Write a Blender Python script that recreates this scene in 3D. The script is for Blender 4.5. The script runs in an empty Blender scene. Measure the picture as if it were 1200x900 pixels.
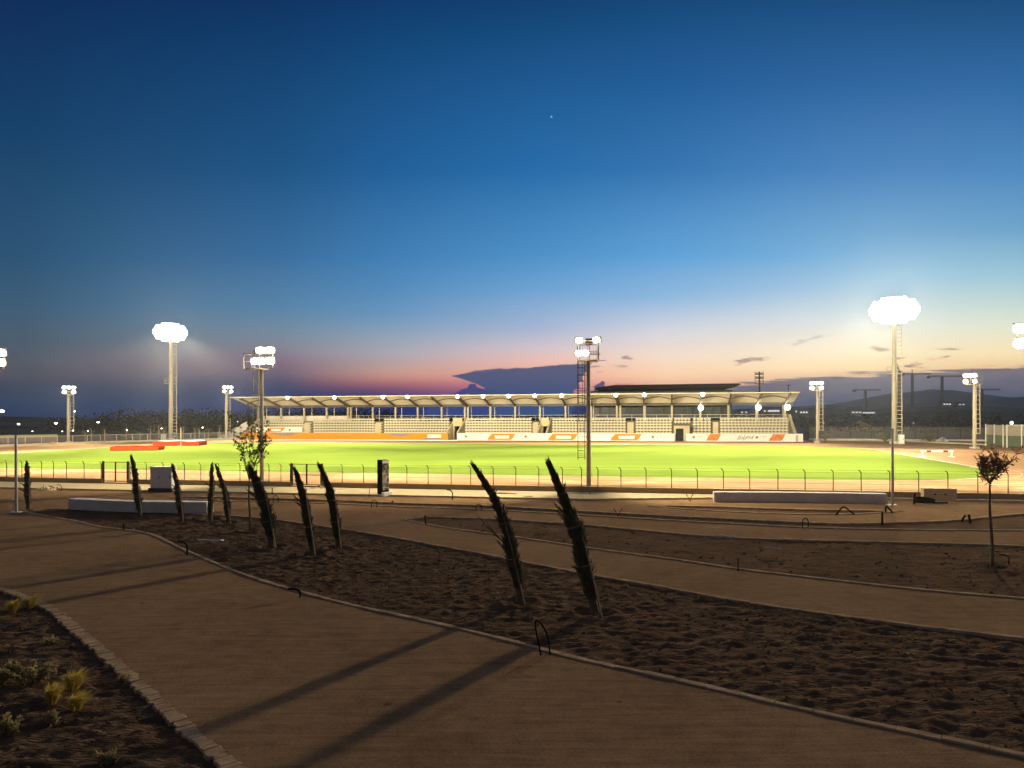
import bpy, bmesh, math, random
import numpy as np
from mathutils import Vector, Matrix, noise
random.seed(7)
R = math.radians
PI = math.pi
C = bpy.context.scene.collection
scene = bpy.context.scene

# ------------------------------------------------------------------ camera geometry used for laying out the ground plan
H_CAM, FPX, ROLL = 4.0, 867.0, 0.003
def unroll(px, py):
    dx, dy = px - 600.0, 487.0 - py
    return dx*math.cos(ROLL) + dy*math.sin(ROLL), -dx*math.sin(ROLL) + dy*math.cos(ROLL)
def G(px, py):
    """ground-plan point (metres) of a measured spot"""
    xr, ur = unroll(px, py)
    Y = H_CAM*FPX/(-ur)
    return xr*Y/FPX, Y
def PZ(px, py, Y):
    xr, ur = unroll(px, py)
    return xr*Y/FPX, Y, H_CAM + ur*Y/FPX

# stadium frame: s along the stand, n away from the camera
TH = R(12.2)
OX, OY = 0.0, 118.0
cT, sT = math.cos(TH), math.sin(TH)
def S2W(s, n):
    return OX + s*cT + n*sT, OY - s*sT + n*cT
def W2S(x, y):
    dx, dy = x-OX, y-OY
    return dx*cT - dy*sT, dx*sT + dy*cT
def s_of(px, n, py=500):
    xr, _ = unroll(px, py)
    k = xr/FPX
    return (k*(OY + n*cT) - n*sT)/(cT + k*sT)

# ------------------------------------------------------------------ materials
def lin(c):
    return tuple(((v/255.0)/12.92 if v/255.0 <= 0.04045 else ((v/255.0+0.055)/1.055)**2.4) for v in c)
def mat(name, col, rough=0.7, col2=None, scale=4.0, bump=0.0, bscale=None, metal=0.0, stretch=None, detail=6.0, contrast=(0.35, 0.65), spec=0.3):
    m = bpy.data.materials.new(name); m.use_nodes = True
    nt = m.node_tree; b = nt.nodes['Principled BSDF']
    b.inputs['Roughness'].default_value = rough
    b.inputs['Metallic'].default_value = metal
    b.inputs['Specular IOR Level'].default_value = spec
    if spec < 0.12: b.inputs['IOR'].default_value = 1.0
    tc = nt.nodes.new('ShaderNodeTexCoord')
    vec = tc.outputs['Object']
    if stretch:
        mp = nt.nodes.new('ShaderNodeMapping'); mp.inputs['Scale'].default_value = stretch[:3]
        if len(stretch) > 3: mp.inputs['Rotation'].default_value = (0, 0, stretch[3])
        nt.links.new(vec, mp.inputs['Vector']); vec = mp.outputs['Vector']
    if col2 is None: col2 = tuple(c*0.78 for c in col)
    nz = nt.nodes.new('ShaderNodeTexNoise'); nz.inputs['Scale'].default_value = scale; nz.inputs['Detail'].default_value = detail
    nz.inputs['Roughness'].default_value = 0.62
    nt.links.new(vec, nz.inputs['Vector'])
    rp = nt.nodes.new('ShaderNodeValToRGB')
    rp.color_ramp.elements[0].position, rp.color_ramp.elements[1].position = contrast
    rp.color_ramp.elements[0].color = (*col2, 1); rp.color_ramp.elements[1].color = (*col, 1)
    nt.links.new(nz.outputs['Fac'], rp.inputs['Fac'])
    nt.links.new(rp.outputs['Color'], b.inputs['Base Color'])
    if bump:
        bz = nt.nodes.new('ShaderNodeTexNoise'); bz.inputs['Scale'].default_value = bscale or scale*4; bz.inputs['Detail'].default_value = 8
        nt.links.new(vec, bz.inputs['Vector'])
        bp = nt.nodes.new('ShaderNodeBump'); bp.inputs['Strength'].default_value = 1.0; bp.inputs['Distance'].default_value = bump
        nt.links.new(bz.outputs['Fac'], bp.inputs['Height']); nt.links.new(bp.outputs['Normal'], b.inputs['Normal'])
    return m
def emat(name, col, strength):
    m = bpy.data.materials.new(name); m.use_nodes = True
    nt = m.node_tree; nt.nodes.clear()
    e = nt.nodes.new('ShaderNodeEmission'); e.inputs['Color'].default_value = (*col, 1); e.inputs['Strength'].default_value = strength
    o = nt.nodes.new('ShaderNodeOutputMaterial'); nt.links.new(e.outputs[0], o.inputs['Surface'])
    try: m.cycles.emission_sampling = 'NONE'
    except Exception: pass
    return m
def node_math(nt, op, a, b=None, clamp=False):
    n = nt.nodes.new('ShaderNodeMath'); n.operation = op; n.use_clamp = clamp
    for i, v in enumerate((a, b)):
        if v is None: continue
        if isinstance(v, (int, float)): n.inputs[i].default_value = v
        else: nt.links.new(v, n.inputs[i])
    return n.outputs[0]

# ------------------------------------------------------------------ mesh building
class MB:
    def __init__(self): self.v = []; self.f = []
    def quad(self, a, b, c, d):
        i = len(self.v); self.v += [tuple(a), tuple(b), tuple(c), tuple(d)]; self.f.append((i, i+1, i+2, i+3))
    def tri(self, a, b, c):
        i = len(self.v); self.v += [tuple(a), tuple(b), tuple(c)]; self.f.append((i, i+1, i+2))
    def box(self, x0, x1, y0, y1, z0, z1, M=None):
        i = len(self.v)
        p = [(x0,y0,z0),(x1,y0,z0),(x1,y1,z0),(x0,y1,z0),(x0,y0,z1),(x1,y0,z1),(x1,y1,z1),(x0,y1,z1)]
        if M is not None: p = [tuple(M @ Vector(q)) for q in p]
        self.v += p
        self.f += [tuple(i+k for k in q) for q in ((3,2,1,0),(4,5,6,7),(0,1,5,4),(1,2,6,5),(2,3,7,6),(3,0,4,7))]
        return self
    def bar(self, a, b, w, h=None, up=(0,0,1)):
        """box beam from a to b"""
        a, b = Vector(a), Vector(b); h = h or w
        d = (b-a); L = d.length; d.normalize(); up = Vector(up)
        if abs(d.dot(up)) > 0.98: up = Vector((1,0,0))
        x = d.cross(up).normalized(); z = x.cross(d)
        M = Matrix(((x.x,d.x,z.x,a.x),(x.y,d.y,z.y,a.y),(x.z,d.z,z.z,a.z),(0,0,0,1)))
        return self.box(-w/2, w/2, 0, L, -h/2, h/2, M)
    def tube(self, pts, r, seg=8, cap=True):
        pts = [Vector(p) for p in pts]; n = len(pts)
        rr = [r]*n if isinstance(r, (int, float)) else list(r)
        base = len(self.v); ref = None
        for k, p in enumerate(pts):
            t = (pts[min(k+1, n-1)] - pts[max(k-1, 0)]).normalized()
            if ref is None:
                ref = Vector((1,0,0)) if abs(t.x) < 0.9 else Vector((0,1,0))
            x = (ref - t*ref.dot(t)).normalized(); ref = x; y = t.cross(x)
            for j in range(seg):
                a = 2*PI*j/seg
                self.v.append(tuple(p + (x*math.cos(a) + y*math.sin(a))*rr[k]))
        for k in range(n-1):
            for j in range(seg):
                j2 = (j+1) % seg
                self.f.append((base+k*seg+j, base+k*seg+j2, base+(k+1)*seg+j2, base+(k+1)*seg+j))
        if cap:
            self.f.append(tuple(base+j for j in reversed(range(seg))))
            self.f.append(tuple(base+(n-1)*seg+j for j in range(seg)))
        return self
    def prism(self, poly, z0, z1):
        i = len(self.v); n = len(poly)
        self.v += [(p[0], p[1], z0) for p in poly] + [(p[0], p[1], z1) for p in poly]
        self.f.append(tuple(i+n+k for k in range(n)))
        self.f.append(tuple(i+k for k in reversed(range(n))))
        for k in range(n): self.f.append((i+k, i+(k+1)%n, i+n+(k+1)%n, i+n+k))
        return self
    def rock(self, c, r, sq=0.7):
        i = len(self.v); c = Vector(c)
        t = (1+5**0.5)/2
        vs = [(-1,t,0),(1,t,0),(-1,-t,0),(1,-t,0),(0,-1,t),(0,1,t),(0,-1,-t),(0,1,-t),(t,0,-1),(t,0,1),(-t,0,-1),(-t,0,1)]
        fs = [(0,11,5),(0,5,1),(0,1,7),(0,7,10),(0,10,11),(1,5,9),(5,11,4),(11,10,2),(10,7,6),(7,1,8),(3,9,4),(3,4,2),(3,2,6),(3,6,8),(3,8,9),(4,9,5),(2,4,11),(6,2,10),(8,6,7),(9,8,1)]
        ang = random.random()*6.28; ca, sa = math.cos(ang), math.sin(ang)
        for q in vs:
            k = r/1.9*random.uniform(0.7, 1.25)
            x, y, z = q[0]*k, q[1]*k*0.8, q[2]*k*sq
            self.v.append((c.x+x*ca-y*sa, c.y+x*sa+y*ca, c.z+z))
        self.f += [tuple(i+k for k in q) for q in fs]
    def build(self, name, m, parent=None, smooth=False, bevel=0):
        me = bpy.data.meshes.new(name); me.from_pydata(self.v, [], self.f); me.update()
        me.materials.append(m)
        if smooth: me.polygons.foreach_set('use_smooth', [True]*len(me.polygons))
        o = bpy.data.objects.new(name, me); C.objects.link(o)
        if parent is not None: o.parent = parent
        if bevel:
            b = o.modifiers.new('bevel', 'BEVEL'); b.width = bevel; b.segments = 2; b.limit_method = 'ANGLE'
        return o
def tag(o, label=None, cat=None, group=None, kind=None):
    for k, v in (('label', label), ('category', cat), ('group', group), ('kind', kind)):
        if v: o[k] = v
    return o
def thing(name, label, cat, loc=(0,0,0), rz=0, group=None):
    o = bpy.data.objects.new(name, None); C.objects.link(o)
    o.location = loc; o.rotation_euler = (0,0,rz); o.empty_display_size = 0.3
    return tag(o, label, cat, group)
def struct(mb, name, m, smooth=False):
    return tag(mb.build(name, m, smooth=smooth), kind='structure')

M = {}
def path_material():
    m = bpy.data.materials.new('path_concrete'); m.use_nodes = True; nt = m.node_tree; b = nt.nodes['Principled BSDF']
    b.inputs['Roughness'].default_value = 0.9; b.inputs['Specular IOR Level'].default_value = 0.0; b.inputs['IOR'].default_value = 1.0
    tc = nt.nodes.new('ShaderNodeTexCoord')
    def nz(scale, detail, sc=(1,1,1), rot=0.0, rough=0.6):
        mp = nt.nodes.new('ShaderNodeMapping'); mp.inputs['Scale'].default_value = sc; mp.inputs['Rotation'].default_value = (0,0,rot)
        nt.links.new(tc.outputs['Object'], mp.inputs['Vector'])
        n = nt.nodes.new('ShaderNodeTexNoise'); n.inputs['Scale'].default_value = scale; n.inputs['Detail'].default_value = detail; n.inputs['Roughness'].default_value = rough
        nt.links.new(mp.outputs['Vector'], n.inputs['Vector']); return n.outputs['Fac']
    big = nz(0.35,4); streak = nz(1.0,10,(0.6,9.0,1),R(-9),0.8); grain = nz(30,8,(0.7,1.6,1),R(-9),0.85); mid = nz(3.2,6)
    v = node_math(nt,'ADD', node_math(nt,'MULTIPLY',node_math(nt,'SUBTRACT',big,0.5),0.7), node_math(nt,'MULTIPLY',node_math(nt,'SUBTRACT',streak,0.5),1.6))
    v = node_math(nt,'ADD', v, node_math(nt,'MULTIPLY',node_math(nt,'SUBTRACT',grain,0.5),2.8))
    v = node_math(nt,'ADD', v, node_math(nt,'MULTIPLY',node_math(nt,'SUBTRACT',mid,0.5),0.6))
    v = node_math(nt,'ADD', v, 0.5, True)
    rp = nt.nodes.new('ShaderNodeValToRGB'); cr = rp.color_ramp
    cr.elements[0].position = 0.08; cr.elements[0].color = (0.135,0.082,0.044,1); cr.elements[1].position = 0.92; cr.elements[1].color = (0.39,0.236,0.128,1)
    e = cr.elements.new(0.5); e.color = (0.262,0.160,0.087,1)
    nt.links.new(v, rp.inputs['Fac'])
    # oil and soil spots
    vo = nt.nodes.new('ShaderNodeTexVoronoi'); vo.inputs['Scale'].default_value = 0.9; vo.inputs['Randomness'].default_value = 1.0; nt.links.new(tc.outputs['Object'], vo.inputs['Vector'])
    dsp = node_math(nt,'LESS_THAN', node_math(nt,'ADD', vo.outputs['Distance'], node_math(nt,'MULTIPLY',mid,0.12)), 0.105)
    mx = nt.nodes.new('ShaderNodeMix'); mx.data_type = 'RGBA'; nt.links.new(node_math(nt,'MULTIPLY',dsp,0.55), mx.inputs[0]); nt.links.new(rp.outputs['Color'], mx.inputs[6]); mx.inputs[7].default_value = (0.04,0.02,0.01,1)
    nt.links.new(mx.outputs[2], b.inputs['Base Color'])
    hb = node_math(nt,'ADD', node_math(nt,'MULTIPLY',streak,1.0), node_math(nt,'MULTIPLY',grain,0.9))
    bp = nt.nodes.new('ShaderNodeBump'); bp.inputs['Strength'].default_value = 1.0; bp.inputs['Distance'].default_value = 0.012
    nt.links.new(hb, bp.inputs['Height']); nt.links.new(bp.outputs['Normal'], b.inputs['Normal'])
    return m
M['path'] = path_material()
M['sidewalk'] = mat('sidewalk_paving', (0.68,0.56,0.36), 0.8, (0.56,0.45,0.28), 2.0, 0.003, 30, spec=0.1)
M['soil'] = mat('soil', (0.185,0.112,0.066), 0.95, (0.062,0.038,0.024), 2.2, 0.04, 13, contrast=(0.3,0.7), spec=0.02, stretch=(0.5,2.2,1), detail=10)
M['kerb'] = mat('kerb_stone', (0.56,0.38,0.23), 0.85, (0.30,0.20,0.12), 3.0, 0.012, 40, spec=0.05)
M['ground'] = mat('dry_earth', (0.10,0.075,0.055), 0.95, (0.05,0.04,0.032), 0.03, contrast=(0.3,0.7))
M['clay'] = mat('clay_apron', (0.50,0.31,0.155), 0.85, (0.40,0.245,0.12), 0.25, contrast=(0.3,0.7), spec=0.08)
M['track'] = mat('track_rubber', (0.60,0.365,0.195), 0.85, (0.51,0.30,0.155), 0.15, stretch=(0.4,2.5,1,TH), contrast=(0.3,0.7), spec=0.08)
M['turf'] = mat('turf', (0.195,0.275,0.050), 0.9, (0.155,0.240,0.040), 0.30, stretch=(0.25,1.2,1,TH), contrast=(0.3,0.7), spec=0.1)
M['line'] = mat('line_paint', (0.75,0.72,0.66), 0.7)
M['wall'] = mat('wall_render', (0.36,0.25,0.13), 0.85, (0.28,0.19,0.095), 1.0, 0.004, 20)
M['concrete'] = mat('grey_concrete', (0.62,0.58,0.55), 0.8, (0.50,0.47,0.445), 2.0, 0.003, 30)
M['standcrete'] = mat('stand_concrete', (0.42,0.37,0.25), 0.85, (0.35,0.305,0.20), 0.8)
M['tiershade'] = mat('shaded_tier_concrete', (0.105,0.09,0.06), 0.9, (0.08,0.068,0.045), 0.8)  # stand concrete darkened to paint the shadow under the seats
M['seat'] = mat('seat_plastic', (0.48,0.45,0.34), 0.6, (0.43,0.40,0.295))
M['white'] = mat('white_board', (0.80,0.79,0.76), 0.6, (0.74,0.73,0.70))
M['orange'] = mat('orange_print', (0.56,0.20,0.004), 0.7, (0.52,0.18,0.004))
M['rust'] = mat('rust_orange_print', (0.55,0.17,0.03), 0.6, (0.42,0.11,0.02))
M['greyprint'] = mat('grey_print', (0.25,0.20,0.16), 0.7)
M['greytext'] = mat('pale_grey_print', (0.45,0.44,0.44), 0.7)
M['brownemblem'] = mat('brown_emblem_print', (0.28,0.12,0.07), 0.7)
M['galv'] = mat('galvanised_steel', (0.52,0.47,0.36), 0.6, (0.44,0.395,0.30), 1.5, metal=0.15)
M['steelfar'] = mat('pale_painted_steel', (0.54,0.49,0.37), 0.6, (0.46,0.41,0.31))
M['steel'] = mat('painted_steel', (0.34,0.29,0.20), 0.55, (0.27,0.23,0.155))
M['rib'] = mat('rib_steel', (0.085,0.065,0.042), 0.6)
M['membrane'] = mat('canopy_membrane', (0.78,0.72,0.58), 0.7, (0.70,0.64,0.50), 0.4)
M['darksteel'] = mat('dark_steel', (0.05,0.04,0.033), 0.6)
M['black'] = mat('black_plastic', (0.012,0.010,0.009), 0.8, spec=0.08)
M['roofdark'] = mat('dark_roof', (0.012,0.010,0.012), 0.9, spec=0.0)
M['glass'] = mat('dark_glass', (0.022,0.034,0.042), 0.35, spec=0.15)
M['frond'] = mat('palm_frond', (0.105,0.095,0.048), 0.75, (0.050,0.047,0.026), 7)
M['fronddry'] = mat('dry_frond', (0.10,0.075,0.04), 0.8)
M['bark'] = mat('bark', (0.15,0.095,0.06), 0.9, (0.08,0.05,0.03), 9, 0.01, 30)
M['wood'] = mat('stake_wood', (0.33,0.25,0.165), 0.8, (0.23,0.165,0.105), 6)
M['twine'] = mat('twine', (0.30,0.24,0.14), 0.9)
M['leafgreen'] = mat('leaf_green', (0.15,0.165,0.045), 0.65, (0.085,0.10,0.028), 5)
M['leafred'] = mat('leaf_red', (0.26,0.105,0.065), 0.65, (0.15,0.06,0.038), 5)
M['olive'] = mat('leaf_olive', (0.20,0.20,0.10), 0.7, (0.13,0.14,0.065), 5)
M['darkleaf'] = mat('leaf_dark', (0.012,0.012,0.011), 0.9, (0.008,0.008,0.008), 1)
M['straw'] = mat('straw_grass', (0.68,0.52,0.12), 0.85, (0.54,0.40,0.08), 6)
M['sage'] = mat('sage_leaf', (0.36,0.29,0.13), 0.85, (0.26,0.21,0.09), 6)
M['redmat'] = mat('red_vinyl', (0.50,0.055,0.015), 0.7, (0.42,0.045,0.012), spec=0.05)
M['cabinet'] = mat('cabinet_grey', (0.72,0.70,0.70), 0.6, (0.66,0.64,0.64))
M['polewhite'] = mat('pole_paint', (0.62,0.60,0.55), 0.45)
M['posterpic'] = None
M['crane'] = mat('crane_steel', (0.035,0.035,0.04), 0.7)
M['block'] = mat('tan_concrete', (0.80,0.60,0.34), 0.85, (0.66,0.49,0.27), 1.5)
M['green'] = mat('green_screen', (0.085,0.105,0.07), 0.8, (0.065,0.085,0.055), 2)
M['greyscreen'] = mat('grey_screen', (0.28,0.25,0.20), 0.8)
M['house'] = mat('house_render', (0.25,0.23,0.21), 0.85)
M['hill'] = mat('hill_scrub', (0.055,0.043,0.038), 0.95, (0.03,0.025,0.024), 0.02, contrast=(0.35,0.65))
M['hillfar'] = mat('hill_haze_tint', (0.05,0.055,0.066), 0.95, (0.036,0.04,0.05), 0.005)  # haze blue is mixed into the base colour of the far hills
M['ribbon'] = mat('pale_green_ribbon', (0.35,0.50,0.40), 0.7)
M['lamp'] = emat('lamp_glow', (1.0,0.93,0.80), 150)
M['lampsmall'] = emat('roof_lamp_glow', (1.0,0.88,0.66), 30)
M['streetglow'] = emat('street_lamp_glow', (1.0,0.86,0.66), 14)
M['winglow'] = emat('lit_window_glow', (0.9,0.92,1.0), 0.8)
def thin_leaf(m, amount):
    nt = m.node_tree; b = nt.nodes['Principled BSDF']; src = b.inputs['Base Color'].links[0].from_socket
    tr = nt.nodes.new('ShaderNodeBsdfTranslucent'); nt.links.new(src, tr.inputs['Color'])
    mx = nt.nodes.new('ShaderNodeMixShader'); mx.inputs[0].default_value = amount
    nt.links.new(b.outputs[0], mx.inputs[1]); nt.links.new(tr.outputs[0], mx.inputs[2]); nt.links.new(mx.outputs[0], nt.nodes['Material Output'].inputs['Surface'])
for k_ in ('leafgreen','leafred','olive','straw','sage'): thin_leaf(M[k_], 0.45)
thin_leaf(M['frond'], 0.2)
WARM = (1.0, 0.84, 0.54)

# chain-link: a sheet whose wires are drawn procedurally, open between them
def chainlink(name, col, pitch=0.06, wire=0.13):
    m = bpy.data.materials.new(name); m.use_nodes = True; nt = m.node_tree
    b = nt.nodes['Principled BSDF']; b.inputs['Base Color'].default_value = (*col, 1); b.inputs['Roughness'].default_value = 0.6
    tc = nt.nodes.new('ShaderNodeTexCoord'); sp = nt.nodes.new('ShaderNodeSeparateXYZ'); nt.links.new(tc.outputs['Object'], sp.inputs[0])
    d1 = node_math(nt, 'ADD', sp.outputs['X'], sp.outputs['Z']); d2 = node_math(nt, 'SUBTRACT', sp.outputs['X'], sp.outputs['Z'])
    def wires(d):
        q = node_math(nt, 'FRACT', node_math(nt, 'MULTIPLY', d, 1/pitch))
        return node_math(nt, 'LESS_THAN', q, wire)
    w = node_math(nt, 'MAXIMUM', wires(d1), wires(d2))
    tr = nt.nodes.new('ShaderNodeBsdfTransparent'); mx = nt.nodes.new('ShaderNodeMixShader')
    nt.links.new(w, mx.inputs[0]); nt.links.new(tr.outputs[0], mx.inputs[1]); nt.links.new(b.outputs[0], mx.inputs[2])
    nt.links.new(mx.outputs[0], nt.nodes['Material Output'].inputs['Surface'])
    return m
M['chain'] = chainlink('chain_link', (0.40,0.34,0.24), 0.06, 0.07)
M['chainfar'] = chainlink('chain_link_far', (0.30,0.27,0.22), 0.06, 0.10)

# ------------------------------------------------------------------ ground sheets
wallA, wallB = G(0,566), G(1200,588)
wd = Vector((wallB[0]-wallA[0], wallB[1]-wallA[1])).normalized(); wn = Vector((-wd.y, wd.x))  # wn points away from camera
W0 = Vector(wallA)
def along(t, off=0.0):      # point on the wall line, t metres from where it enters the picture
    p = W0 + wd*t + wn*off; return p.x, p.y
def t_of_px(px):            # where a line of sight at px meets the wall line
    xr, _ = unroll(px, 565); k = xr/FPX
    return (k*W0.y - W0.x)/(wd.x - k*wd.y)
# plaza paving: from behind the camera to the wall
a0, a1 = along(-90, 0.0), along(160, 0.0)
def wall_y(x): return W0.y + wd.y/wd.x*(x-W0.x)
gz = -0.06; mb = MB()
for q in (((-9000,-200),(-110,-200),(-110,9000),(-9000,9000)),((110,-200),(9000,-200),(9000,9000),(110,9000)),((-110,-200),(110,-200),(110,-30),(-110,-30)),((-110,wall_y(-110)),(110,wall_y(110)),(110,9000),(-110,9000))):
    mb.quad(*[(x,y,gz) for x,y in q])
struct(mb, 'ground', M['ground'])
# clay apron of the stadium
ap = [along(-80,0.15), along(130,0.15), S2W(110,-40), S2W(95,8), S2W(46,8), S2W(-46,6), S2W(-50,-2.6), S2W(-60,-18), S2W(-63.6,-32), S2W(-70,-60)]
i = MB(); i.v = [(x,y,0.0) for x,y in ap]; i.f = [tuple(range(len(ap)))]; struct(i, 'stadium_ground', M['clay'])
def rrect(s0, s1, n0, n1, r, seg=14):
    out = []
    for cx, cy, a in ((s1-r,n1-r,0),(s0+r,n1-r,90),(s0+r,n0+r,180),(s1-r,n0+r,270)):
        for k in range(seg+1):
            t = R(a + 90*k/seg); out.append(S2W(cx+r*math.cos(t), cy+r*math.sin(t)))
    return out
def sheet(poly, z, name, m):
    b = MB(); b.v = [(x,y,z) for x,y in poly]; b.f = [tuple(range(len(poly)))]; return struct(b, name, m)
sheet(rrect(-57,58.5,-75.2,-4.5,21), 0.006, 'running_track', M['track'])
sheet(rrect(-46,47.2,-67,-14.6,11.5), 0.012, 'playing_field', M['turf'])
lines = MB()
def ringline(s0, s1, n0, n1, r, w, z):
    o = rrect(s0,s1,n0,n1,r); q = rrect(s0+w,s1-w,n0+w,n1-w,r-w)
    for k in range(len(o)):
        k2 = (k+1) % len(o)
        lines.quad((*o[k],z),(*o[k2],z),(*q[k2],z),(*q[k],z))
ringline(-46.3,47.5,-67.3,-14.3,11.8,0.16,0.016)
for k in range(1,8):
    d = 0.3+1.12*k
    ringline(-46-d,47.2+d,-67-d*0.92,-14.6+d,11.5+d,0.06,0.014)
# a chalked arc and short marks on the run-up at the right end
for (px0,py0,px1,py1) in ((700,517.6,800,519.0),(380,519.3,470,519.0)):
    p0, p1 = G(px0,py0), G(px1,py1)
    lines.quad((p0[0],p0[1],0.018),(p1[0],p1[1],0.018),(p1[0],p1[1]+0.5,0.018),(p0[0],p0[1]+0.5,0.018))
arc_c = G(1170,552)
for k in range(20):
    a0_, a1_ = R(-70+k*8), R(-62+k*8)
    q = [(arc_c[0]+r_*math.cos(a), arc_c[1]+r_*1.6*math.sin(a), 0.018) for r_, a in ((2.0,a0_),(2.0,a1_),(2.1,a1_),(2.1,a0_))]
    lines.quad(*reversed(q))
struct(lines, 'track_marking', M['line'])
# concrete edging between apron and fence on the left and right
mb = MB()
edge = [S2W(-68,-60), S2W(-63.2,-32), S2W(-59.6,-18.2), S2W(-49.8,-3), S2W(-46,0.2)]
for p, q in zip(edge, edge[1:]): mb.bar((*p,0.08),(*q,0.08),0.35,0.2)
for p, q in (((46,6.2),(58,3.5)),((58,3.5),(66,-12)),((66,-12),(110,-20))): mb.bar((*S2W(*p),0.08),(*S2W(*q),0.08),0.35,0.2)
struct(mb, 'kerb', M['standcrete'])

# sidewalk outside the wall (raised, with its kerb face)
sw = MB()
sA, sB = G(0,576.5), G(1200,592.5)
p0 = along(-60,-0.05); p1 = along(42,-0.05); p2 = along(75,-0.05)
def swfront(t):
    w = 3.0 if t < 36 else max(0.35, 3.0 - (t-36)*0.28)
    return along(t, -0.05-w)
for t in range(-60, 76, 2):
    a, b, c_, d = swfront(t), swfront(t+2), along(t+2,-0.05), along(t,-0.05)
    sw.quad((*a,0.09),(*b,0.09),(*c_,0.09),(*d,0.09))
    sw.quad((*a,0.0),(*b,0.0),(*b,0.09),(*a,0.09))
struct(sw, 'sidewalk', M['sidewalk'])

# ------------------------------------------------------------------ planting beds
def inside(P, poly):
    x, y = P[:,0], P[:,1]; res = np.zeros(len(P), bool); n = len(poly)
    for i in range(n):
        x0,y0 = poly[i]; x1,y1 = poly[(i+1)%n]
        if y0 == y1: continue
        c = ((y0 > y) != (y1 > y)) & (x < (x1-x0)*(y-y0)/(y1-y0)+x0)
        res ^= c
    return res
def smooth_poly(pts, step):
    """Catmull-Rom through the ground-plan points, resampled"""
    n = len(pts); out = []
    for i in range(n):
        p0, p1, p2, p3 = (Vector(pts[(i+k-1) % n]) for k in range(4))
        L = (p2-p1).length; m = max(1, min(60, int(L/step)))
        sharp = L > 12
        for k in range(m):
            t = k/m
            if sharp: out.append(tuple(p1.lerp(p2, t)))
            else:
                q = 0.5*((2*p1)+(p2-p0)*t+(2*p0-5*p1+4*p2-p3)*t*t+(3*p1-p0-3*p2+p3)*t**3)
                out.append((q.x,q.y))
    return out
def soil_z(x, y, amp):
    a = noise.fractal(Vector((x*0.55,y*0.55,3.1)), 0.9, 2.1, 3)
    b = noise.fractal(Vector((x*5.0,y*7.2,1.7)), 0.5, 2.2, 5)
    r = 1-abs(noise.noise(Vector((x*1.9,y*5.2,9.2))))
    return -0.06 + amp*max(0.0, 0.5+0.4*a) + amp*0.7*max(-0.3, b) + amp*0.6*(r*r-0.5)
pits = []
def bed(poly, cell, amp):
    xs = [p[0] for p in poly]; ys = [p[1] for p in poly]
    x0, x1, y0, y1 = min(xs), max(xs), min(ys), max(ys)
    nx, ny = int((x1-x0)/cell)+2, int((y1-y0)/cell)+2
    gx, gy = np.meshgrid(x0+np.arange(nx)*cell, y0+np.arange(ny)*cell)
    P = np.stack([gx.ravel(), gy.ravel()], 1)
    ins = inside(P, poly); I = ins.reshape(ny,nx)
    cellany = (I[:-1,:-1]|I[1:,:-1]|I[:-1,1:]|I[1:,1:])
    used = np.zeros((ny,nx),bool)
    used[:-1,:-1] |= cellany; used[1:,:-1] |= cellany; used[:-1,1:] |= cellany; used[1:,1:] |= cellany
    A = np.array(poly); B = np.roll(A,-1,0)
    idx = -np.ones(ny*nx,int); verts = []
    D = B-A; DD = (D*D).sum(1)+1e-12
    for k in np.nonzero(used.ravel())[0]:
        idx[k] = len(verts); p = P[k]
        if ins[k]:
            z = soil_z(p[0],p[1],amp)
            for (qx,qy,qr) in pits:
                dd = math.hypot(p[0]-qx,p[1]-qy)/qr
                if dd < 1.6:
                    z = z-0.03*max(0,1-dd) + 0.10*math.exp(-((dd-1.05)/0.28)**2)*(0.6+0.4*noise.noise(Vector((p[0]*4,p[1]*4,0))))
            verts.append((p[0],p[1],z))
        else:
            t = np.clip(((p-A)*D).sum(1)/DD,0,1); Q = A+D*t[:,None]; e = ((Q-p)**2).sum(1); j = e.argmin()
            verts.append((Q[j,0],Q[j,1],-0.07))
    b = MB(); b.v = verts
    for r_, c_ in zip(*np.nonzero(cellany)):
        q = [idx[r_*nx+c_], idx[r_*nx+c_+1], idx[(r_+1)*nx+c_+1], idx[(r_+1)*nx+c_]]
        b.f.append(tuple(int(v) for v in q))
    return tag(b.build('soil_ground', M['soil'], smooth=True), kind='structure')
def kerbline(poly, w, h, stone, jit, ymin=4.5, ymax=60):
    b = MB(); n = len(poly)
    pts = [Vector(p) for p in poly]+[Vector(poly[0])]
    acc = 0; seg = []
    # resample at stone length
    cur = pts[0]; out = [cur]
    for p in pts[1:]:
        while (p-cur).length >= stone:
            cur = cur + (p-cur).normalized()*stone; out.append(cur)
    for p, q in zip(out, out[1:]):
        if not (ymin < p.y < ymax) or (q-p).length < 0.02: continue
        j = lambda: random.uniform(-jit, jit)
        d = (q-p).normalized(); nrm = Vector((-d.y,d.x))
        a = p + d*0.004 + nrm*j(); c = q - d*0.004 + nrm*j()
        hh = h*(1+random.uniform(-0.3,0.3)*(jit>0.004)); ww = w*(1+random.uniform(-0.22,0.22)*(jit>0.004))
        i = len(b.v); bv = 0.012
        prof = [(-ww/2,-0.14),(-ww/2,hh-bv),(-ww/2+bv,hh),(ww/2-bv,hh),(ww/2,hh-bv),(ww/2,-0.14)]
        tilt = j()*0.6
        for e in (a,c):
            for (u,z) in prof:
                b.v.append((e.x+nrm.x*u, e.y+nrm.y*u, z+(tilt*0.6 if z>0 else 0)))
        for k in range(5): b.f.append((i+k,i+k+6,i+k+7,i+k+1))
        b.f.append(tuple(i+k for k in range(6))); b.f.append(tuple(i+6+k for k in reversed(range(6))))
    return tag(b.build('kerb', M['kerb']), kind='structure')

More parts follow.
